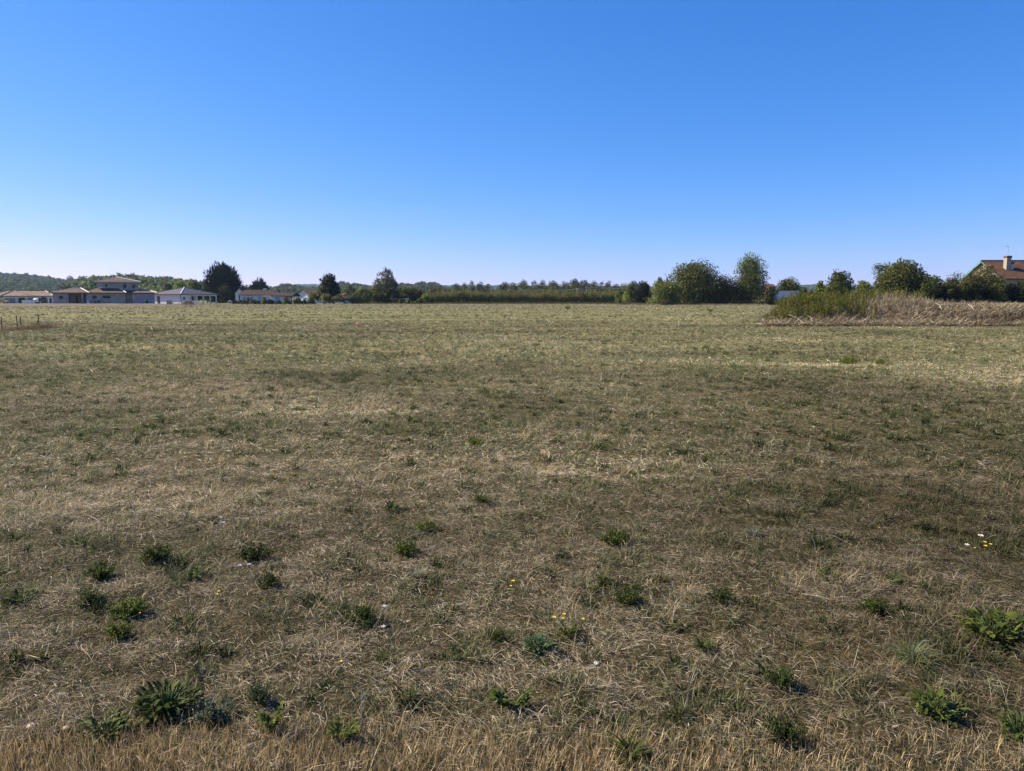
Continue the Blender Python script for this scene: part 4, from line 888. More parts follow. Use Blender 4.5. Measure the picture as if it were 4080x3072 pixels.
for px, w, h, lb in [(192.5, 6, 1.75, "white gate pillar at the right end of the dark gates"), (209.5, 7, 1.75, "white gate pillar touching the grey house's left corner")]:
    w = w * Dw / F; simple('gate_pillar', lb, "pillar", (X(px, Dw), Dw, 0), [('shaft', MB().box(-w / 2, 0, 0, w / 2, .35, h), M['render_white']), ('cap', MB().box(-w / 2 - .05, -.05, h + .003, w / 2 + .05, .4, h + .08), M['concrete'])])
for pa_, pb_, lb in [(153, 189, "wide dark panelled gate in front of the far left white house"), (196, 206, "narrow dark gate between the two white gate pillars")]:
    xa, xb = X(pa_, Dw + .1), X(pb_, Dw + .1); b = MB(); bb = MB().box(0, 0, .05, xb - xa, .05, 1.65)
    n = int((xb - xa) / .5)
    for i in range(n + 1): x = (xb - xa) * i / n; b.box(x - .03, -.035, .05, x + .03, -.003, 1.65)
    simple('gate', lb, "gate", (xa, Dw + .1, 0), [('panel', bb, M['dark']), ('slats', b, M['grey_wood'])])
simple('planter', "red and white planter box at the right end of the low white wall", "planter", (X(145, 222), 222, 0), [('box', MB().box(-.5, 0, 0, .55, .4, .55), M['rust']), ('rim', MB().box(-.55, -.04, .553, .6, .44, .62), M['white_paint'])])
simple('barrel', "small pale barrel standing before the dark gates", "barrel", (X(161, 222), 222, 0), [('body', MB().tube([(0, 0, 0), (0, 0, .25), (0, 0, .6)], [.17, .2, .17], 12), M['concrete']), ('lid', MB().tube([(0, 0, .603), (0, 0, .63)], .18, 12), M['white_paint'])])
simple('parasol', "white garden parasol folded out beside the porch arches", "parasol", (X(144, 229), 229, 0), [('pole', MB().tube([(0, 0, 0), (0, 0, 1.75)], .03), M['white_paint']), ('canopy', MB().tube([(0, 0, 1.25), (0, 0, 1.5), (0, 0, 1.72)], [1.0, .6, .05], 10), M['white_paint'])])

def car(name, label, loc, rz, paint, L=4.2, Wd=1.75, Hh=1.48, group=None):
    a = thing(name, label, "car", loc, rz, group)
    pts = [(-.5, .32), (-.5, .62), (-.47, .78), (-.36, .84), (-.24, .90), (-.10, 1.32), (.0, 1.44), (.18, 1.46), (.34, 1.38), (.44, 1.02), (.49, .92), (.5, .6), (.5, .32)]
    pts = [(x * L, z * Hh / 1.46) for x, z in pts]; b = MB(); rings = []
    for y, inset in ((-Wd / 2, .12), (-Wd / 2 + .08, 0), (Wd / 2 - .08, 0), (Wd / 2, .12)):
        r_ = []
        for x, z in pts:
            tum = max(0, z - .9) * .22; yy = y - math.copysign(tum, y) if abs(y) > .1 else y
            sc = 1 - inset * .06; r_.append((x * sc, yy, z - (inset * .12 if z > .8 else 0)))
        rings.append(r_)
    for A, B in zip(rings[:-1], rings[1:]):
        for i in range(len(pts)): j = (i + 1) % len(pts); b.poly([A[i], A[j], B[j], B[i]])
    b.poly(rings[0][::-1]); b.poly(rings[-1]); b.build('body', paint, a)
    for s in (-1, 1):
        y = s * (Wd / 2 - .075); g = MB()
        g.poly([(-.2 * L, y, .93), (-.09 * L, y - s * .07, 1.28), (.08 * L, y - s * .07, 1.34), (.08 * L, y, .93)]).poly([(.1 * L, y, .93), (.1 * L, y - s * .07, 1.34), (.3 * L, y - s * .07, 1.28), (.38 * L, y, .95)])
        go = g.build('side_window', M['pane'], a); go.location = (0, s * .08, 0)
        for wx in (-.31, .31):
            w = MB().tube([(wx * L, s * (Wd / 2 - .2), .31), (wx * L, s * (Wd / 2 + .015), .31)], .31, 16).build('wheel', M['rubber'], a)
            MB().tube([(wx * L, s * (Wd / 2 + .016), .31), (wx * L, s * (Wd / 2 + .03), .31)], .19, 12).build('rim', M['hub'], w)
        MB().box(-.5 * L - .02, s * .6 - .14, .62, -.5 * L + .02, s * .6 + .14, .74).build('headlight', M['white_paint'], a)
        MB().box(.5 * L - .03, s * .68 - .09, .72, .5 * L + .02, s * .68 + .09, .9).build('tail_light', M['red'], a)
    MB().poly([(-.225 * L, -.6, .93), (-.225 * L, .6, .93), (-.11 * L, .55, 1.3), (-.11 * L, -.55, 1.3)]).build('windscreen', M['pane'], a).location = (-.03, 0, .02)
    return a
car('parked_car', "amber yellow car parked before the far left house's garage", (X(4, 222), 222, 0), math.pi, M['yellow'])
simple('van', "white van roof standing behind the amber yellow car", "van", (X(-6, 233), 229, 0), [('body', MB().box(-2.4, -1, .35, 1.1, 1, 2.25).box(1.1, -.95, .35, 2.0, .95, 1.35), M['white_paint']), ('wheel', MB().tube([(-1.6, -1.02, .35), (-1.6, -.8, .35)], .35, 12), M['rubber']), ('wheel', MB().tube([(1.2, -1.02, .35), (1.2, -.8, .35)], .35, 12), M['rubber'])])

# ---- house with blue shutters (turned so that its right gable shows)
def turned(name, label, px, D, rz): return thing(name, label, "house", (X(px, D), D, 0), rz)
rz = math.radians(-2); D = 203; t = turned('shuttered_house', "white house with brown gable roof, pale blue shutters and a white chimney", 1083, D, rz)
# origin at the near right corner; long front runs to the left (-x), gable runs back (+y)
kx = F / D; Lf = 123 / kx * 1.04; Lg = 8.2; H1 = Z(1176, D); Hr = Z(1154.5, D + 4)
fx = lambda px: -(1083 - px) / kx * 1.04
b = MB(); ws = [(fx(973), fx(983), .9, 2.1), (fx(1000), fx(1013), .9, 2.1), (fx(1029), fx(1045), 0.02, 2.2), (fx(1061), fx(1076), .9, 2.1)]
wall(b, -Lf, 0, 0, H1, .25, ws); b.box(-.25, .25, 0, 0, Lg, H1).box(-Lf, .25, 0, -Lf + .25, Lg, H1).box(-Lf + .25, Lg - .25, 0, -.25, Lg, H1)
for x in (-.25, -Lf): b.poly([(x, 0, H1), (x, Lg, H1), (x, Lg / 2, Hr - .18)]).poly([(x + .25, 0, H1), (x + .25, Lg / 2, Hr - .18), (x + .25, Lg, H1)])
b.box(-Lf + .3, .3, H1 - .1, -.3, Lg - .3, H1 - .01)
b.build('wall', M['render_white'], t)
for xa, xb, za, zb in ws:
    o = opening(t, xa, xb, za, zb, 0, M['white_paint'], M['pane'], name='window')
    b = MB(); xm = (xa + xb) / 2
    MB().box(xa, -.05, za, xm - .01, -.005, zb).build('shutter', M['shutter'], t); MB().box(xm + .01, -.05, za, xb, -.005, zb).build('shutter', M['shutter'], t)
roof_gable(t, -Lf - .3, .4, -.5, Lg + .5, H1 + .1, Hr, M['tile_red'])
MB().box(-3.9, Lg / 2 - .3, Hr - .4, -3.0, Lg / 2 + .3, Z(1149, D + 4)).build('chimney', M['render_white'], t)
# carport and garage beside it
D = 199; t = turned('carport', "garage with pale blue door and open timber-truss carport under a brown tiled roof", 1163, D, rz)
kx = F / D; fx = lambda px: -(1163 - px) / kx * 1.04; H1 = Z(1180, D); Hr = Z(1165, D + 3); Lg = 6.0
b = MB(); wall(b, fx(1083), fx(1128), 0, H1, .2, [(fx(1097), fx(1119), 0, 2.0), (fx(1123.5), fx(1126), 1.0, 1.7)]); b.box(fx(1083), .2, 0, fx(1083) + .2, Lg, H1).box(fx(1128) - .2, .2, 0, fx(1128), Lg, H1).box(fx(1083) + .2, Lg - .2, 0, fx(1128) - .2, Lg, H1); b.build('wall', M['render_white'], t)
MB().box(fx(1097), .05, 0, fx(1119), .1, 2.0).build('garage_door', M['shutter'], t)
for x in (-.15, fx(1143)):
    for y in (0, Lg - .15): MB().box(x, y, 0, x + .15, y + .15, H1).build('post', M['wood'], t)
roof_gable(t, fx(1081), .35, -.5, Lg + .5, H1 + .12, Hr, M['tile_red'])
ym = Lg / 2; MB().beam((-.05, 0, H1), (-.05, Lg, H1), .12, .18).beam((-.05, ym, H1), (-.05, ym, Hr - .3), .12, .12).beam((-.05, ym, H1 + .1), (-.05, ym - 1.4, H1 + .55), .1, .1).beam((-.05, ym, H1 + .1), (-.05, ym + 1.4, H1 + .55), .1, .1).build('truss', M['wood'], t)
# gabled house to the right, its white gable towards us
D = 238; rz3 = math.radians(-52); t = thing('gabled_house', "white gabled house with a wide low brown roof and a blue window", "house", (X(1176, D + 8), D + 8, 0), math.radians(-28))
k_ = D / F; Wg = 7.6; Ld = 13; H1 = Z(1180, D + 3); Hr = Z(1153, D + 5)
b = MB(); wall(b, 0, Wg, 0, H1, .25, [(4.2, 5.4, .8, 1.9)]); b.box(0, .25, 0, .25, Ld, H1).box(Wg - .25, .25, 0, Wg, Ld, H1).box(.25, Ld - .25, 0, Wg - .25, Ld, H1)
b.poly([(0, 0, H1), (Wg, 0, H1), (Wg / 2, 0, Hr - .2)]).poly([(0, .25, H1), (Wg / 2, .25, Hr - .2), (Wg, .25, H1)]).box(.3, .3, H1 - .1, Wg - .3, Ld - .3, H1 - .01)
b.build('wall', M['render_white'], t); opening(t, 4.2, 5.4, .8, 1.9, 0, M['white_paint'], M['shutter'])
for xx in (4.0, 5.45): MB().box(xx - .35, -.05, .8, xx + .2, -.005, 1.9).build('shutter', M['shutter'], t)
roof_gable(t, -.4, Wg + .4, -.4, Ld + .4, H1, Hr, M['tile_brown'], 'y')
# little orange roof and other house fragments
def cottage(label, px, wpx, D, py_e, py_r, mat, rz=0, along='x', wallm='render_white', Wd=7, name='cottage'):
    t = thing(name, label, "house", (X(px, D), D, float(gz(X(px, D), D))), rz); w = wpx * D / F; z0 = t.location.z; H1 = Z(py_e, D) - z0; Hr = Z(py_r, D) - z0
    b = MB(); b.box(0, 0, 0, w, Wd, H1)
    if along == 'y': b.poly([(0, -.003, H1), (w, -.003, H1), (w / 2, -.003, Hr - .15)])
    else: b.poly([(w + .003, 0, H1), (w + .003, Wd, H1), (w + .003, Wd / 2, Hr - .15)]).poly([(-.003, 0, H1), (-.003, Wd / 2, Hr - .15), (-.003, Wd, H1)])
    b.build('wall', M[wallm], t); roof_gable(t, -.3, w + .3, -.35, Wd + .35, H1 + .03, Hr, mat, along)
    f = MB().box(w * .4, -.05, H1 * .35, w * .6, -.004, H1 * .75).build('window', M['dark'], t); MB().box(w * .42, -.06, H1 * .38, w * .58, -.052, H1 * .72).build('pane', M['pane'], f)
    return t
cottage("white gable of a brown roofed house between the black cypress and the pine", 938, 34, 236, 1168, 1147, M['tile_red'], 0, 'y')
cottage("small cottage with orange tiled roof half hidden right of the magnolia", 1352, 34, 232, 1177, 1166.5, M['tile_farm'])
cottage("small grey gable with brown roof beside the orange roofed cottage", 1372, 30, 228, 1177, 1166, M['tile_red'], 0, 'y', 'render_cream')
cottage("orange tiled roof of a house far behind between the tall bright tree and the caravan", 3064, 24, 262, 1142, 1131, M['tile_farm'], 0, 'x', 'wood')
cottage("brown wooden garden shed under the birches", 1558, 24, 212, 1191, 1186, M['slate'], 0, 'x', 'wood', 3, 'garden_shed')
cottage("dark wooden shed behind the scruffy bush under the dark trees", 1598, 26, 213, 1193, 1188, M['slate'], 0, 'x', 'wood', 3, 'garden_shed')
for px, lb, rz_ in [(1236, "white car parked behind the green bush by the blue window", .15), (1310, "white car showing behind the magnolia's trunk", 0.0), (1392, "white car parked below the orange roofed cottage", -.1)]:
    car('parked_car', lb, (X(px, 215), 215, 0), rz_, M['white_paint'])
# street lamp, field edge furniture
def lamp(px, top, D, lb):
    H = Z(top, D); t = thing('street_lamp', lb, "street lamp", (X(px, D), D, 0)); MB().tube([(0, 0, 0), (0, 0, H)], [.13, .09], 8).build('pole', M['wood'], t)
    MB().tube([(0, 0, H - .2), (.7, 0, H + .1), (1.3, 0, H - .15)], .05, 6).build('arm', M['wire'], t); MB().box(1.1, -.12, H - .3, 1.8, .12, H - .16).build('lamp_head', M['wire'], t)
lamp(984.5, 1133, 228, "wooden pole street lamp with a short arm left of the pine")
def pole(px, top, D, lb, mat='wood', arms=(), name='power_pole', r=.13):
    H = Z(top, D); t = thing(name, lb, "power pole", (X(px, D), D, 0)); MB().tube([(0, 0, 0), (0, 0, H)], [r * 1.2, r * .8], 8).build('pole', M[mat], t)
    for z, w in arms:
        a = MB().box(-w / 2, -.06, H - z - .06, w / 2, .06, H - z + .06).build('cross_arm', M[mat], t); c = MB()
        for s in (-.45, -.15, .15, .45): c.tube([(s * w, 0, H - z + .061), (s * w, 0, H - z + .3)], .06, 6)
        c.build('insulator', M['zinc'], a)
    return t
pole(1957, 1138, 330, "grey power pole with two cross-arms at the gap in the far oaks", 'grey_wood', ((.4, 1.6), (1.3, 1.4)))
pole(2299, 1149, 300, "pale concrete pole carrying the wires above the orchard", 'concrete', ((.3, .8),), r=.2)
pole(2337, 1143, 320, "grey pole just right of the pale concrete pole", 'grey_wood', ((.2, 1.0),))
pole(2027, 1152, 300, "leftmost slim pole of the wires over the orchard", 'grey_wood'); pole(2427, 1146, 320, "slim pole of the upper wires near the orchard's right end", 'grey_wood'); pole(1139 + 20, 1150, 300, "bare wooden pole standing behind the carport roof", 'wood')
def wire(label, pts, r=.028, sag=.5):
    o = MB()
    for a, b in zip(pts[:-1], pts[1:]):
        n = 8; q = []
        for i in range(n + 1):
            s = i / n; p = Vector(a).lerp(Vector(b), s); p.z -= sag * 4 * s * (1 - s); q.append(p)
        o.tube(q, r, 4)
    tag(o.build('power_line', M['wire']), label, "power line")
wire("lower wire sagging over the orchard to the pale concrete pole", [at(2027, 1153, 300), at(2160, 1154.5, 300), at(2299, 1150, 300), at(2337, 1144, 320), at(2560, 1143.5, 320)], .05)
wire("upper wire running right from the pale concrete pole behind the dark cedar", [at(2299, 1152, 300), at(2427, 1146, 320), at(2560, 1148, 320)], .05)
# white things at the field edge
t = thing('garden_table', "white garden table with a box on it left of the low hedge bushes", "table", (X(915, 198), 198, .12))
MB().box(-.55, -.35, .70, .55, .35, .76).build('table_top', M['white_paint'], t)
for sx in (-.48, .48):
    for sy in (-.28, .28): MB().box(sx - .035, sy - .035, 0, sx + .035, sy + .035, .697).build('leg', M['white_paint'], t)
tag(MB().box(-.2, -.15, 0, .25, .15, .17).build('box', M['white_paint'], None, (X(915, 198), 198, .883)), "small white box lying on the white garden table", "box")
t = thing('bird_table', "small pale bird table on a thin post in front of the hedge", "bird table", (X(1210, 190), 190, 0)); MB().box(-.05, -.05, 0, .05, .05, 1.25).build('post', M['render_cream'], t); MB().box(-.42, -.3, 1.253, .42, .3, 1.33).build('tray', M['render_cream'], t)
for px, top, bot, lb in [(1004.5, 1207, 1213, "small white marker stake at the field edge below the pink oleander"), (1122, 1210.5, 1214, "low white marker stone at the field edge below the carport")]:
    D = EYE * F / (bot - 1188); h = (bot - top) * D / F
    simple('marker_stake', lb, "marker", (X(px, D), D, 0), [('stake', MB().box(-.06, -.06, 0, .06, .06, h * .8), M['white_paint']), ('cap', MB().box(-.08, -.08, h * .803, .08, .08, h), M['pink'])])
tag(MB().box(-.9, -.1, 0, .9, .1, .06).build('board', M['white_paint'], None, gpt(X(1063, 105), 105) + Vector((0, 0, .05))), "pale flat board lying on the grass before the shuttered house", "board")
# small goal frame with a net, lying by the heap of earth
D = 160; t = thing('goal', "small white goal frame with a net beside the heap of dark earth", "goal", (X(778, D), D, .1)); w = 28 * D / F / 2; h = .95
for s in (-1, 1):
    MB().tube([(s * w, 0, 0), (s * w * .85, 0, h)], .05, 6).build('post', M['net'], t)
    MB().tube([(s * w, .8, 0), (s * w * .85, .02, h)], .03, 6).build('stay', M['net'], t)
MB().tube([(-w * .85, 0, h), (w * .85, 0, h)], .05, 6).build('crossbar', M['net'], t)
n_ = MB()
for i in range(15): s = -1 + 2 * i / 14; n_.tube([(s * w, .78, 0), (s * w * .85, .04, h)], .014, 3)
for i in range(8): s = (i + .5) / 8; n_.tube([(-w * (1 - .15 * s), .78 * (1 - s), h * s), (w * (1 - .15 * s), .78 * (1 - s), h * s)], .014, 3)
n_.build('net', M['net'], t)
# ---- dirt bank in front of the houses, and the heap
earth = plain("bare_brown_earth", (.105, .072, .042), .95, .4, .9, .8)
def lump(name, xs_, ys_, fn, mat, label, kind=None, cat=None):
    Xg, Yg = np.meshgrid(xs_, ys_); Zg = fn(Xg, Yg); nx, ny = len(xs_), len(ys_); I, J = np.meshgrid(np.arange(nx - 1), np.arange(ny - 1)); q = (J * nx + I).ravel()
    return tag(link(name, fast_mesh(name, np.stack([Xg.ravel(), Yg.ravel(), Zg.ravel()], 1), np.stack([q, q + 1, q + nx + 1, q + nx], 1), mat, None, True)), label, cat, kind=kind)
def bankz(x, y):
    f = smooth((y - 141) / 8) * (1 - .62 * smooth((y - 152) / 14)) ; px = CX + x / y * F
    e = (1 - .75 * smooth((px - 620) / 160)) * (1 - smooth((px - 880) / 100)) ; return -.12 + (.62 + .22 * (fbm(x / 2.5, y / 2.5, 55, 3) - .5)) * f * e * (1 - smooth((y - 210) / 10))
lump('earth_bank', np.arange(-118, -40, .8), np.concatenate([np.arange(139, 170, .8), np.arange(170, 222, 6)]), bankz, earth, "long low bank of bare brown earth in front of the grey house", kind='structure')
D = 168; xc = X(742, D); lump('earth_heap', np.linspace(xc - 2.2, xc + 2.6, 34), np.linspace(D - 1.6, D + 2, 24),
     lambda x, y: -.05 + 1.15 * np.exp(-((x - xc) / 1.25) ** 2 - ((y - D) / .9) ** 2) + .55 * np.exp(-((x - xc - 1.3) / .8) ** 2 - ((y - D) / .8) ** 2) + .3 * (fbm(x * 2, y * 2, 8, 3) - .5) * np.exp(-((x - xc) / 1.9) ** 2), plain("dark_earth", (.07, .045, .035), .95, .4, 2, .8), "heap of dark dug earth left of the small goal", cat="earth heap")

# ---- caravan
D = 176; gx = X(3133, D); g = float(gz(gx, D)); t = thing('caravan', "white caravan parked under a flat dark roof behind the tall weeds", "caravan", (gx, D, g)); w = 86 * D / F / 2; H = Z(1158.5, D) - g
b = MB(); prof_ = [(-w, .5), (-w * 1.0, 1.3), (-w * .9, H - .25), (-w * .8, H), (w * .92, H), (w, H - .2), (w, .5)]
b.poly([(x, -1, z) for x, z in prof_]).poly([(x, 1, z) for x, z in prof_][::-1])
for i in range(len(prof_)): (x0, z0), (x1, z1) = prof_[i], prof_[(i + 1) % len(prof_)]; b.poly([(x0, -1, z0), (x0, 1, z0), (x1, 1, z1), (x1, -1, z1)])
b.build('body', M['white_paint'], t)
for xa, xb in [(-w * .28, w * .08), (w * .2, w * .62)]: 
    o = MB().box(xa, -1.03, 1.25, xb, -1.004, 1.85).build('window', M['dark'], t); MB().box(xa + .06, -1.04, 1.3, xb - .06, -1.032, 1.8).build('pane', M['pane'], o)
MB().tube([(0, -1.0, .33), (0, -.8, .33)], .33, 14).build('wheel', M['rubber'], t); MB().box(-w, -.99, .3, w, .99, .497).build('chassis', M['dark'], t)
simple('shelter_roof', "flat dark corrugated roof on thin posts over the white caravan", "shelter", (gx, D, g), [('roof', MB().box(-w - .5, -1.6, H + .08, w + .3, 1.6, H + .2), M['dark'])] + [('post', MB().box(x - .05, y - .05, 0, x + .05, y + .05, H + .077), M['wood']) for x in (-w - .35, w + .2) for y in (-1.45, 1.45)])
t = thing('rail_fence', "dark thin rail fence running either side of the white caravan", "fence", (0, 0, 0)); ra, rb = at(2975, 1162, 178), at(3250, 1162, 178)
MB().tube([ra, rb], .04, 5).build('rail', M['dark'], t); MB().tube([ra - Vector((0, 0, .7)), rb - Vector((0, 0, .7))], .04, 5).build('rail', M['dark'], t)
for px in (2980, 3040, 3082, 3215, 3250): x = X(px, 178); MB().box(x - .05, 177.95, float(gz(x, 178)), x + .05, 178.05, ra.z + .05).build('post', M['dark'], t)

# ---- farmhouse at the right
D = 150.0; P0 = 3835; g0 = float(gz(X(3900, D), D)); t = thing('farmhouse', "farmhouse with an orange brown tiled roof, teal bargeboard and tall white chimney", "house", (X(P0, D), D, g0))
u = lambda px: (px - P0) * D / F * .9925; Hr = Z(1039, D + 4) - g0; He = Z(1110, D - 4) - g0
xE = u(4300); rx0 = X(3897, 154) - X(P0, D); y0_, y1_ = -3.0, 11.0; He = Z(1110, D - 3) - g0
b = MB().box(rx0 + .5, y0_ + .6, 0, xE, y1_ - .6, He + .1); b.poly([(rx0 + .5, y0_ + .6, He + .1), (rx0 + .5, y1_ - .6, He + .1), (rx0 + .5, 4, Hr - .35)][::-1]); b.build('wall', M['render_cream'], t)
b = MB().poly([(xE, y0_, 1), (xE, y0_, 2), (xE, y0_ + .1, 2)])
rf = roof_gable(t, rx0, xE, y0_, y1_, He, Hr, M['tile_farm'], th=.18)
MB().tube([Vector((rx0, 4, Hr + .04)), Vector((xE, 4, Hr + .04))], .14, 6).build('ridge_tiles', M['gutter_dark'], rf)
MB().beam((rx0 - .05, 4, Hr - .24), (rx0 - .05, y1_, He - .24), .08, .42).build('bargeboard', M['teal'], t); MB().beam((rx0 - .03, 4, Hr - .2), (rx0 - .03, y0_, He - .2), .05, .16).build('verge_board', M['teal'], t)
MB().box(rx0, y0_ - .16, He - .24, xE, y0_ - .01, He - .08).build('gutter', M['gutter_dark'], t)
f = MB().box(rx0 + .46, 2.6, 2.6, rx0 + .497, 4.0, 3.9).build('window', M['teal'], t); MB().box(rx0 + .44, 2.7, 2.7, rx0 + .455, 3.9, 3.8).build('pane', M['pane'], f)
def chim(pxa, pxb, top, bot, y, mat, capm, nm):
    xa, xb = X(pxa, D + y) - X(P0, D), X(pxb, D + y) - X(P0, D); zt = Z(top, D + y) - g0; zb = Z(bot, D + y) - g0 - .8; h = (zt - zb)
    o = MB().box(xa, y, zb, xb, y + 1.0, zt - .42).build(nm, M[mat], t); MB().box(xa - .07, y - .07, zt - .417, xb + .07, y + 1.07, zt).build('chimney_cap', M[capm], o); return xa, xb, zt
xa, xb, zt = chim(3999.5, 4017, 1019, 1075, .3, 'render_cream', 'rust', 'chimney'); chim(4018.5, 4028, 1043, 1075, .4, 'concrete', 'rust', 'chimney')
ma = thing('antenna', "thin television antenna with a long horizontal boom above the white chimney", "antenna", (t.location.x + (xa + xb) / 2, D + .8, g0 + zt)); h = Z(980, D + .8) - g0 - zt
MB().tube([(0, 0, 0), (0, 0, h)], .035, 6).build('mast', M['wire'], ma); MB().tube([(-1.5, 0, h - .05), (0.1, 0, h - .05)], .028, 5).build('boom', M['wire'], ma)
b = MB()
for i in range(7): x = -1.4 + i * .2; b.tube([(x, -.25, h - .05), (x, .25, h - .05)], .012, 4)
b.tube([(-.15, 0, h - .25), (-.35, 0, h + .15)], .02, 4).tube([(-.15, 0, h + .15), (-.35, 0, h - .25)], .02, 4); b.build('elements', M['wire'], ma)

# ------------------------------------------------------------------ weed-grown mound at the right
def moundz(x, y):
    u_ = (x - .352 * y); a = smooth((u_ + .1) / 1.8) * (1 - smooth((x - 60) / 8)); f = smooth((y - 41.6 - 1.6 * fbm(x / 1.8, y * 0, 19, 2)) / 4.2) * (1 - smooth((y - 49) / 7))
    h = .86 + .2 * np.exp(-((x - 20) / 2.6) ** 2) + .45 * np.exp(-((x - 25.6) / 2.4) ** 2) + .14 * np.exp(-((x - 31) / 2) ** 2)
    return gz(x, y) + a * f * (h + .22 * (fbm(x / 1.1, y / 1.1, 77, 3) - .5)) - .04
lump('earth_mound', np.arange(14.5, 46, .25), np.arange(41, 58, .25), moundz, plain("mound_soil", (.13, .095, .06), .95, .4, 2.5, .8), "low mound of soil under tall weeds and dry stalks at the right", kind='structure')
def weeds(label, name, xr, yr, n, h, pal, leafn, lw, ll, dens=lambda x, y: 1, lean=.12, cat='weeds'):
    x = rng.uniform(*xr, n); y = rng.uniform(*yr, n); k = (rng.uniform(0, 1, n) < dens(x, y)) & (x > .351 * y); x, y = x[k], y[k]; n = len(x)
    z = np.maximum(moundz(x, y), gz(x, y)); hh = h * (.55 + .45 * smooth((x - .352 * y) / 2.2)) * rng.uniform(.55, 1.15, n) * (.7 + .6 * fbm(x / 1.2, y / 1.2, 5, 2)); az = rng.uniform(0, 6.28, n); ln = np.abs(rng.normal(0, lean, n))
    P = np.stack([x, y, z], 1); C = pick(np.array(pal), n)
    ps = [blades(P, az, hh, np.full(n, .035), ln, rng.uniform(0, .25, n), C * .8, 2)]
    m = n * leafn; i = np.repeat(np.arange(n), leafn); s = rng.uniform(.12, 1.0, m); d = np.stack([np.sin(az[i]) * np.sin(ln[i]), np.cos(az[i]) * np.sin(ln[i]), np.cos(ln[i])], 1)
    Q = P[i] + d * (hh[i] * s)[:, None] + rng.normal(0, .03, (m, 3))
    ld = np.stack([rng.normal(0, .6, m), rng.normal(0, .6, m), rng.uniform(.3, 1.2, m)], 1)
    Vq, Fq = quads(Q, np.cross(ld, rng.normal(size=(m, 3))), lw * (1.1 - .6 * s) * rng.uniform(.6, 1.3, m), ll * (1.15 - .6 * s), ld)
    ps.append((Vq, Fq, np.repeat(C[i] * rng.uniform(.7, 1.3, (m, 1)), 4, 0)))
    V, Fo, C = merge(ps); return tag(link(name, fast_mesh(name, V, Fo, M['leaf'], C)), label, cat, kind='stuff')
WG = [(.115, .125, .02), (.08, .10, .018), (.15, .145, .025), (.19, .175, .035), (.055, .07, .015)]
WD = [(.36, .295, .195), (.26, .21, .13), (.48, .41, .29), (.09, .068, .042), (.31, .25, .15)]
weeds("tall green spiky weeds crowding the left end of the earth mound", 'tall_weeds', (16.5, 25.5), (43.6, 50), 1500, 1.0, WG, 34, .045, .17, lambda x, y: 1 - smooth((x - .45 * y) / 3.4))
weeds("lower green weeds thinning out on the mound's left slope", 'weeds', (15.6, 18.5), (43, 49), 260, .8, WG + WD[:2], 22, .045, .15)
weeds("green weeds behind the dry stalks on the mound", 'weeds', (24, 28), (47, 51), 220, 1.0, WG + WD[:2], 24, .045, .15)
weeds("dry beige weed stalks covering the earth mound", 'dry_stalks', (15, 46), (42.4, 50), 3800, .40, WD, 12, .03, .12, lambda x, y: .25 + .75 * smooth((x - .40 * y) / 5), .75)
weeds("taller dry stalks standing at the middle of the mound", 'dry_stalks', (19.5, 29.5), (44, 48.5), 700, .72, WD + [(.45, .40, .30)], 12, .03, .12, lambda x, y: 1, .3)
weeds("dark brown withered thistles at the foot of the mound", 'withered_weeds', (27.6, 31.2), (42.6, 44.0), 420, .52, [(.075, .05, .035), (.11, .075, .05), (.06, .04, .03)], 18, .04, .1, lambda x, y: 1, .5)
weeds("reddish dry seed heads behind the mound, before the dark hedge", 'dry_stalks', (27, 40), (52, 60), 700, .75, [(.20, .13, .09), (.28, .19, .12)], 14, .035, .11, lambda x, y: 1, .15)
# flattened straw on the mound
n = 60000; x = rng.uniform(15, 45, n); y = rng.uniform(42.0, 50, n); k_ = x > .35 * y; x, y = x[k_], y[k_]; n = len(x); P = np.stack([x, y, np.maximum(moundz(x, y), gz(x, y)) + rng.uniform(0, .16, n)], 1)
V, Fo, C = blades(P, rng.uniform(0, 6.28, n), rng.uniform(.25, .8, n), rng.uniform(.015, .04, n), rng.uniform(.7, 1.6, n), rng.uniform(0, .5, n), pick(np.array(WD), n), 2)
tag(link('straw_litter', fast_mesh('straw_litter', V, Fo, M['grass'], C)), "tangled pale straw and broken stalks lying over the earth mound", "straw", kind='stuff')
for i, (pa_, pb_, lb) in enumerate([((3140, 1252), (3203, 1288), "long bleached dead branch leaning down the mound's front"), ((3215, 1255), (3240, 1285), "short bleached branch right of the long bleached one"), ((3725, 1205), (3752, 1232), "pale broken stalk crossing the mound left of its crest gap"), ((3855, 1212), (3880, 1235), "pale thin stick sloping on the mound's right part")]):
    A_ = at(*pa_, 43.6); B_ = at(*pb_, 42.4); b = MB().tube([A_, A_.lerp(B_, .5) + Vector((.05, 0, .06)), B_], [.006, .011, .014], 5)
    s = A_.lerp(B_, .6); b.tube([s, s + Vector((.25, -.1, .2))], [.01, .005], 5); tag(b.build('dead_branch', M['deadwood']), lb, "branch")

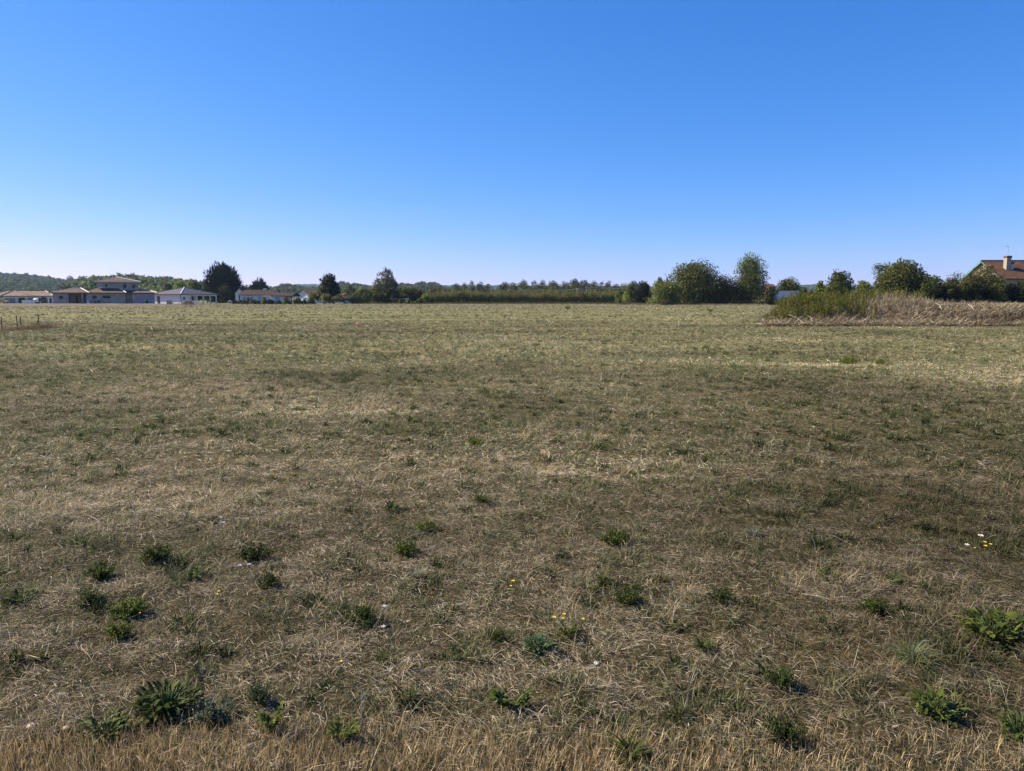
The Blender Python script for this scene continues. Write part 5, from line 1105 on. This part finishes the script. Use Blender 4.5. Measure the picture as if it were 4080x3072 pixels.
# ---- fence posts at the left, with a brushy verge
pl = [((9, 1316), (4, 1264), "rusty iron post", "leftmost rusty fence post, cut by the picture's left edge"), ((69.5, 1311), (65.5, 1258), 0, "second rusty fence post, left one of the close pair"), ((85.5, 1309), (80.5, 1261), 0, "third rusty fence post, right one of the close pair"), ((156.5, 1297), (152.5, 1257), 0, "tall rusty fence post with the slanting brace"), ((190.5, 1299), (190, 1281), 0, "short grey wooden stub post at the fence's right end")]
for (bx, by), (tx, ty), _, lb in pl:
    g = ground(bx, by + 2); top = at(tx, ty, g.y); m = 'grey_wood' if 'grey' in lb else 'rust'; r_ = .035 if m == 'rust' else .05
    if m == 'rust':
        t = thing('fence_post', lb, "fence post", g); d = top - g; MB().beam((0, 0, -.1), d, .035, .012).beam((0, .02, -.1), d + Vector((0, .02, 0)), .012, .035).build('post', M[m], t)
        if 'brace' in lb: B_ = at(135, 1303, g.y - .2); A_ = at(154.5, 1276, g.y); MB().beam(A_ - g, B_ - g, .05, .05).build('brace', M[m], t)
    else: tag(MB().tube([(0, 0, -.1), (0.0, 0, .9 * (top.z - g.z)), (0.01, 0, top.z - g.z)], [r_, r_, r_ * .8], 8).build('fence_post', M[m], None, g), lb, "fence post")
n = 9000; s = rng.uniform(0, 1, n); ga, gb = ground(-120, 1330), ground(215, 1306); x = ga.x + (gb.x - ga.x) * s + rng.normal(0, .25, n); y = ga.y + (gb.y - ga.y) * s + rng.normal(0, .35, n)
dens = .25 + .75 * np.exp(-((s - .82) / .12) ** 2) + .3 * np.exp(-((s - .55) / .07) ** 2); k_ = rng.uniform(0, 1, n) < dens; x, y = x[k_], y[k_]; n = len(x); dd = dens[k_]
V, Fo, C = blades(np.stack([x, y, gz(x, y)], 1), rng.uniform(0, 6.28, n), rng.uniform(.1, .38, n) * (.5 + dd * .7), np.full(n, .014), rng.uniform(0, .9, n), rng.uniform(0, .6, n), pick(np.array([(.20, .13, .085), (.30, .21, .13), (.12, .08, .055), (.16, .15, .07)]), n), 1)
tag(link('dry_grass', fast_mesh('dry_grass', V, Fo, M['grass'], C)), "brown dry grass growing along the row of rusty fence posts", "dry grass", kind='stuff')
g = ground(1425, 1304); t = thing('marker_peg', "small orange marker peg with a pink top alone in the field", "marker", g)
MB().tube([(0, 0, 0), (0, 0, .2)], [.03, .04], 8).build('peg', M['orange'], t); MB().ball((0, 0, .22), .07, .75).build('cap', M['pink'], t, None, True)

# ------------------------------------------------------------------ single plants in the foreground
def leafstrip(P0_, az, L_, W_, lean, curl, C, cup=.25, n=5):
    """one broad leaf as a strip of quads with a folded midrib"""
    V = []; Fq = []; d = np.array([math.sin(az), math.cos(az), 0]); s = np.array([math.cos(az), -math.sin(az), 0]); p = np.array(P0_, float); a = lean
    for i in range(n + 1):
        t_ = i / n; w = W_ / 2 * math.sin(math.pi * min(.985, .10 + .87 * t_)) ** .7 * (1 if i < n else .2); up = cup * w
        nrm = d * -math.cos(a) + np.array([0, 0, math.sin(a)])
        V += [p - s * w + nrm * up * (1 + .5 * random.random()), p, p + s * w + nrm * up * (1 + .5 * random.random())]
        p = p + (d * math.sin(a) + np.array([0, 0, math.cos(a)])) * L_ / n; a += curl / n
    for i in range(n):
        b = i * 3; Fq += [(b, b + 1, b + 4, b + 3), (b + 1, b + 2, b + 5, b + 4)]
    return np.array(V), [np.array(Fq)], np.tile(np.array(C) * random.uniform(.75, 1.3), (len(V), 1))
PG = [(.058, .080, .014), (.040, .058, .012), (.082, .105, .02)]; PD = [(.042, .058, .013), (.030, .043, .011), (.062, .080, .018)]; PB = [(.115, .145, .022), (.09, .118, .018), (.15, .17, .03)]; PS = [(.11, .125, .08), (.09, .105, .065), (.14, .155, .10)]
def plant(px, py, wpx, hpx, kind, label, pal, cat="weed", name=None, n=None, flowers=None):
    """py = picture height of the plant's base"""
    g = ground(px, py); dist = math.sqrt(g.x ** 2 + g.y ** 2 + EYE ** 2); W = wpx * dist / F * .8; Hh = max(hpx * dist / F * .72, .03)
    t = thing(name or {'broad': 'broadleaf_weed', 'rosette': 'rosette_weed', 'bush': 'bushy_herb', 'tuft': 'grass_tuft', 'sprig': 'leafy_sprig'}[kind], label, cat, g)
    ps = []; st = MB()
    if kind == 'broad':
        for i in range(int((n or 34) * 2.8)):
            a = random.uniform(0, 6.28); r = random.random() ** .6 * W * .38; x, y = math.sin(a) * r, math.cos(a) * r; hs = Hh * random.uniform(.05, .72) * (1 - r / W); L_ = W * random.uniform(.09, .22)
            st.tube([(0, 0, 0), (x, y, hs)], [.003, .0025], 4)
            ps.append(leafstrip((x, y, hs), a + random.uniform(-.7, .7), L_, L_ * random.uniform(.22, .45), random.uniform(.45, 1.5), random.uniform(.2, 1.4), random.choice(pal)))
    elif kind == 'rosette':
        for i in range(int((n or 40) * 1.5)):
            a = random.uniform(0, 6.28); L_ = W * random.uniform(.2, .56)
            ps.append(leafstrip((math.sin(a) * .01, math.cos(a) * .01, random.uniform(0, Hh * .3)), a, L_, L_ * random.uniform(.07, .15), random.uniform(.45, 1.5), random.uniform(.1, 1.0), random.choice(pal), .35, 5))
        st.tube([(0, 0, -.01), (0, 0, Hh * .3)], .006, 5)
    elif kind == 'tuft':
        m = n or 130; a = rng.uniform(0, 6.28, m); ln = rng.uniform(.1, 1.2, m); P = np.stack([rng.normal(0, W * .05, m), rng.normal(0, W * .05, m), np.zeros(m)], 1)
        ps.append(blades(P, a, np.minimum(W * .55, Hh * 1.3) / np.maximum(.7, np.cos(ln) * 1.1) * rng.uniform(.5, 1.1, m), rng.uniform(.002, .0045, m), ln, rng.uniform(.2, 1, m), pick(np.array(pal), m), 2)); st.tube([(0, 0, -.01), (0, 0, .02)], .008, 5)
    elif kind == 'bush':
        ns = 34
        for i in range(ns):
            a = random.uniform(0, 6.28); r = random.random() ** .6 * W * .46; e = (math.sin(a) * r, math.cos(a) * r, Hh * random.uniform(.55, 1.0) * (1 - .45 * (r / (W * .5)) ** 2)); st.tube([(e[0] * .2, e[1] * .2, 0), (e[0] * .7, e[1] * .7, e[2] * .6), e], [.0025, .002, .001], 3)
            m = n or 42; s = rng.uniform(.25, 1.05, m); Q = np.array([0.2 * e[0], .2 * e[1], 0]) + (np.array(e) - np.array([0.2 * e[0], .2 * e[1], 0])) * s[:, None] + rng.normal(0, W * .035, (m, 3)); Q[:, 2] = np.maximum(Q[:, 2], .003)
            L_ = (.05 * W + .003) * rng.uniform(.6, 1.3, m); V, Fc = quads(Q, rng.normal(size=(m, 3)) + np.array([0, 0, .8]), L_ * .5, L_); ps.append((V, Fc, np.repeat(pick(np.array(pal), m), 4, 0)))
    elif kind == 'sprig':
        for i in range(n or 7):
            a = random.uniform(0, 6.28); e = np.array([math.sin(a) * W * .42, math.cos(a) * W * .3, Hh * random.uniform(.4, 1)]); st.tube([(0, 0, 0), tuple(e * .6 + np.array([0, 0, .01])), tuple(e)], [.003, .0025, .0015], 4)
            for j in range(7):
                s = .3 + .1 * j; b_ = a + (1.2 if j % 2 else -1.2) + random.uniform(-.4, .4); L_ = W * random.uniform(.13, .2)
                ps.append(leafstrip(e * s, b_, L_, L_ * random.uniform(.6, .8), random.uniform(.7, 1.4), random.uniform(.2, .9), random.choice(pal), .2, 4))
    V, Fo, C = merge(ps); link('leaves', fast_mesh('leaves', V, Fo, M['leaf'], C), t); st.build('stem', M['stem'], t)
    return t
def flower(px, py, hpx, kind, label, group=None, size=None):
    """py = picture height of the flower head"""
    g = ground(px, py + hpx); dist = math.sqrt(g.x ** 2 + g.y ** 2 + EYE ** 2); h = hpx * dist / F * 1.1; dx = random.uniform(-.02, .02)
    t = thing(dict(y='yellow_flower', b='blue_flower', w='white_flower')[kind], label, "flower", g, 0, group)
    MB().tube([(0, 0, 0), (dx * .4, 0, h * .6), (dx, 0, h)], [.0018, .0015, .0012], 4).build('stem', M['stem'], t); b = MB(); R_ = (size or .014) * .75; n = 13
    if kind == 'w':
        for i in range(24): a = random.uniform(0, 6.28); r = R_ * random.random() ** .5; b.ball((dx + math.sin(a) * r, math.cos(a) * r, h + random.uniform(-.002, .003)), .0035, .8, 6, 4)
    else:
        for i in range(n):
            a = 2 * math.pi * i / n; c, s_ = math.cos(a), math.sin(a); w = R_ * .22
            b.poly([(dx + c * R_ * .2 - s_ * w * .6, s_ * R_ * .2 + c * w * .6, h), (dx + c * R_ * .2 + s_ * w * .6, s_ * R_ * .2 - c * w * .6, h), (dx + c * R_ + s_ * w, s_ * R_ - c * w, h + .003), (dx + c * R_ * 1.08, s_ * R_ * 1.08, h + .0035), (dx + c * R_ - s_ * w, s_ * R_ + c * w, h + .003)])
    b.build('petals', M[dict(y='petal_y', b='petal_b', w='petal_w')[kind]], t)
    MB().ball((dx, 0, h + .001), R_ * .25, .6).build('flower_centre', M['disc' if kind == 'y' else 'petal_b' if kind == 'b' else 'petal_w'], t)
for a in [
    (665, 2840, 290, 175, 'broad', "largest dark broadleaf weed, glossy and shaded, at the lower left", PG + PD, 60), (425, 2935, 210, 150, 'broad', "green broadleaf weed just left of the largest dark one", PG, 40),
    (1075, 2940, 150, 150, 'sprig', "bright leafy sprig with big toothed leaves right of the silvery herb", PB, 9), (1365, 2965, 170, 120, 'sprig', "green bramble sprig low in the bottom left centre", PG + PB, 9),
    (2035, 2840, 200, 110, 'sprig', "small leafed sprig in the lower centre among dark straw", PG, 10), (2140, 2600, 190, 130, 'broad', "blue green broadleaf clump left of the yellow flower group", [(.07, .13, .06), (.055, .10, .05)], 44),
    (3960, 2540, 270, 150, 'broad', "bright green long-leafed clump at the right edge above the others", PG + PB, 60), (3735, 2825, 230, 140, 'broad', "green long-leafed clump lying in shade near the lower right", PG, 44), (4060, 2920, 170, 200, 'broad', "green leafy clump cut by the right edge at the lower corner", PG, 44),
    (2515, 3030, 230, 150, 'rosette', "strap-leafed green tuft at the bottom edge right of centre", PG, 60), (1560, 2035, 120, 75, 'rosette', "dark spiky rosette at the middle left of the field", PD, 60), (1910, 2010, 135, 60, 'rosette', "wide dark rosette in the middle just right of the spiky one", PG, 60),
    (1660, 2310, 110, 60, 'rosette', "grey green rosette under the bright herb at centre left", PS, 40), (2500, 2400, 170, 90, 'bush', "dark low herb right of the centre foreground", PD, None), (2870, 2395, 150, 90, 'bush', "rounded dark herb at the right centre foreground", PD, None),
    (1010, 2235, 180, 110, 'bush', "dark bushy herb above the blue flowers", PD, None), (1078, 2350, 150, 100, 'bush', "dense dark green herb below the blue flowers", PD, None), (1620, 2215, 160, 90, 'bush', "brightest green herb cushion at the centre left", PG + PB, None),
    (625, 2240, 170, 90, 'bush', "loose green herb above the thin dark stalk on the left", PG, None), (405, 2310, 150, 90, 'bush', "feathery green herb left of the thin dark stalk", PG, None), (780, 2300, 130, 65, 'broad', "low green weed between the two left herb cushions", PG, 30),
    (1450, 2500, 170, 110, 'bush', "green herb with pale buds left of the yellow blossoms", PG, None), (2445, 2165, 170, 95, 'bush', "tall fine green herb at the upper centre right", PG + PB, None), (1700, 2120, 130, 60, 'bush', "pale green fine herb behind the bright cushion", PB, None),
    (510, 2450, 170, 90, 'bush', "light green trailing herb at the left", PB + PG, None), (360, 2420, 130, 90, 'bush', "dark herb left of the light green trailing one", PD, None), (480, 2540, 150, 90, 'bush', "thin yellow green herb beneath the trailing one", PB, None),
    (850, 2880, 220, 110, 'bush', "silvery green herb right of the largest dark weed", PS, None), (1040, 2830, 150, 130, 'bush', "blue green herb with tiny round leaves behind the leafy sprig", PS + PG, None),
    (1965, 2560, 180, 120, 'tuft', "dense green grass tuft left of the blue green clump", PG, 220), (2265, 2540, 160, 110, 'rosette', "narrow-leafed green rosette under the yellow flower group", PG, 46), (2800, 2590, 120, 110, 'rosette', "upright dark rosette right of the dry stalks", PD, 46),
    (2400, 2330, 150, 90, 'tuft', "arching pale green grass tuft behind the dark low herb", PS + PB, 160), (1800, 2740, 100, 80, 'rosette', "small grey green rosette in the lower centre", PD + PS, 40), (3250, 2185, 110, 80, 'rosette', "dark upright rosette in the right half of the field", PD, 46),
    (3560, 2330, 120, 60, 'rosette', "flat bright rosette in the straw at the right", PG, 46), (3640, 2640, 230, 190, 'tuft', "large yellow green grass tuft left of the long-leafed clump", PB + PS, 260), (3300, 2320, 130, 70, 'bush', "low green herb between the two right rosettes", PG, None),
    (80, 2400, 170, 70, 'broad', "low green weed patch at the left edge", PG, 26), (3480, 2450, 140, 80, 'bush', "green herb right of the straw patch at the right", PG, None), (3110, 2740, 150, 120, 'bush', "dark scrubby herb in the lower right straw", PD, None), (3120, 2950, 200, 150, 'bush', "dark tangled herb near the lower right bottom", PD, None),
    (530, 1640, 70, 22, 'broad', "small dark green weed alone in the left middle field", PG, 26), (315, 1640, 45, 18, 'broad', "tiny green weed left of the small dark one", PG, 18), (10, 1642, 60, 20, 'broad', "little green weed cut by the left edge in the middle field", PG, 18),
    (1890, 1775, 90, 40, 'bush', "fresh green weed in the centre of the field", PB, None), (150, 1990, 80, 30, 'broad', "bright green seedling at the left side of the field", PB, 18), (3840, 1870, 90, 40, 'rosette', "dark rosette in the far right middle field", PD, 34),
    (3385, 1448, 110, 40, 'bush', "wide bright green weed in the field's right part", PB, None), (3500, 1452, 70, 32, 'bush', "smaller bright green weed right of the wide one", PB, None), (3320, 1436, 40, 22, 'bush', "smallest bright green weed left of the wide one", PB, None),
    (2260, 1232, 40, 20, 'bush', "yellow green weed at the far side before the orchard", PB + [(.2, .22, .05)], None), (2905, 1216, 30, 14, 'bush', "yellow green weed below the dark thicket", PB, None), (2830, 1242, 40, 16, 'bush', "olive weed standing in the far field before the thicket", PB, None),
    (2210, 2740, 120, 60, 'rosette', "limp green rosette at the lower centre right", PG, 30), (2390, 2140, 90, 60, 'rosette', "grey green rosette beside the tall fine herb", PS, 40), (3000, 2140, 110, 60, 'rosette', "grey rosette right of the tall fine herb", PS, 40),
    (2450, 2895, 130, 70, 'tuft', "short dark green tuft above the strap-leafed one", PD, 120), (1530, 2660, 110, 60, 'tuft', "ragged green tuft behind the yellow blossom stem", PG, 120), (800, 2700, 150, 130, 'tuft', "pale arching tuft behind the largest dark weed", PS + PG, 180)]:
    plant(a[0], a[1], a[2], a[3], a[4], a[5], a[6], n=a[7])
for a in [(2033, 2318, 50, 'y', "upper yellow flower of the pair in the centre", .014), (2022, 2338, 40, 'y', "lower yellow flower of the pair in the centre", .010), (2212, 2468, 70, 'y', "yellow flower at the left of the group above the narrow rosette", .012), (2237, 2458, 75, 'y', "topmost yellow flower of the group above the narrow rosette", .011), (2226, 2473, 62, 'y', "lowest yellow flower of the group above the narrow rosette", .010), (2311, 2474, 60, 'y', "single yellow flower at the right of the group", .011),
          (3929, 2157, 45, 'y', "topmost yellow flower of the cluster at the right edge", .014), (3940, 2165, 42, 'y', "rightmost yellow flower of the cluster at the right edge", .013), (3921, 2172, 40, 'y', "lowest yellow flower of the cluster at the right edge", .014), (3880, 2182, 35, 'y', "small yellow flower left of the right edge cluster", .009),
          (880, 2360, 45, 'y', "upper yellow flower at the left", .010), (874, 2370, 38, 'y', "lower yellow flower at the left", .010), (1352, 2663, 90, 'y', "single yellow blossom on a thin stem in the lower left centre", .009), (3495, 2092, 30, 'y', "tiny pale yellow flower in the right field", .008), (555, 2440, 35, 'y', "tiny yellow flower in the trailing herb", .007),
          (887, 2093, 55, 'b', "blue chicory flower standing alone above the dark bushy herb", .018), (953, 2256, 45, 'b', "left one of two blue flowers below the dark bushy herb", .015), (989, 2254, 45, 'b', "right one of two blue flowers below the dark bushy herb", .015), (297, 1553, 20, 'b', "faint lilac flower far off in the left field", .02),
          (3898, 2132, 40, 'w', "larger flat white flower head above the right yellow cluster", .022), (3842, 2170, 35, 'w', "smaller flat white flower head left of the right yellow cluster", .018), (1520, 2428, 60, 'w', "flat white flower head right of the budded herb", .014), (1515, 2513, 30, 'w', "round off-white seed head below the flat white one", .012), (2372, 2656, 60, 'w', "flat white flower head in the lower centre right", .015), (1945, 1596, 20, 'w', "white speck of a flower in the middle of the field", .02), (2568, 1870, 25, 'w', "white flower head in the right centre field", .016)]:
    flower(a[0], a[1], a[2], a[3], a[4], None, a[5])
for px, py, hp, lb in [(478, 2285, 100, "thin dark dead stalk standing between two left herbs"), (3700, 1770, 60, "thin dark dead stalk in the right field"), (2275, 2330, 90, "straight thin dead stalk in the centre right"), (3160, 2640, 220, "tall thin straw stalk in the lower right"), (2735, 2850, 200, "tall bent straw stalk right of the bottom tuft"), (1440, 2900, 230, "thin leaning stalk in the lower left centre"), (3500, 2480, 190, "thin reddish stalk left of the yellow green tuft")]:
    g = ground(px, py); d = math.sqrt(g.x ** 2 + g.y ** 2 + EYE ** 2); h = hp * d / F * 1.1; t = thing('dead_stalk', lb, "stalk", g)
    MB().tube([(0, 0, 0), (.004, 0, h * .5), (random.uniform(-.015, .015), 0, h)], [.0013, .0011, .0007], 4).build('stem', M['wood' if 'dark' in lb or 'red' in lb else 'deadwood'], t); MB().ball((.0, 0, h * .97), .0025, 3).build('seed_head', M['wood'], t)
for px, py, s, lb in [(125, 2905, .02, "pinkish pale stone at the lower left corner"), (262, 2912, .018, "whitish stone right of the pinkish one at the lower left"), (1625, 2485, .010, "small tan stone below the centre left"), (812, 2800, .012, "curled pale dry leaf shaped stone beside the largest dark weed"), (1015, 2963, .013, "tan pebble under the leafy sprig"), (1362, 2458, .008, "little brown pebble by the budded herb")]:
    g = ground(px, py); b = MB().ball((0, 0, 0), s * .75, .45, 9, 6); b.v = [(x * random.uniform(.7, 1.3), y * random.uniform(.7, 1.3), z * random.uniform(.7, 1.2)) for x, y, z in b.v]; tag(b.build('stone', M['stone'], None, g + Vector((0, 0, s * .2 + .012)), False), lb, "stone")
# ------------------------------------------------------------------ haze
m, t_, out = new_mat("haze"); pv = t_.nodes.new("ShaderNodeVolumePrincipled"); pv.inputs["Color"].default_value = (.48, .72, 1.0, 1); pv.inputs["Density"].default_value = HAZE; pv.inputs["Anisotropy"].default_value = .2
t_.links.new(pv.outputs[0], out.inputs["Volume"])
if HAZE > 0: tag(MB().box(-6500, -60, -8, 6500, 7200, 260).build('haze', m), "thin blue haze over the far hills", kind='stuff')
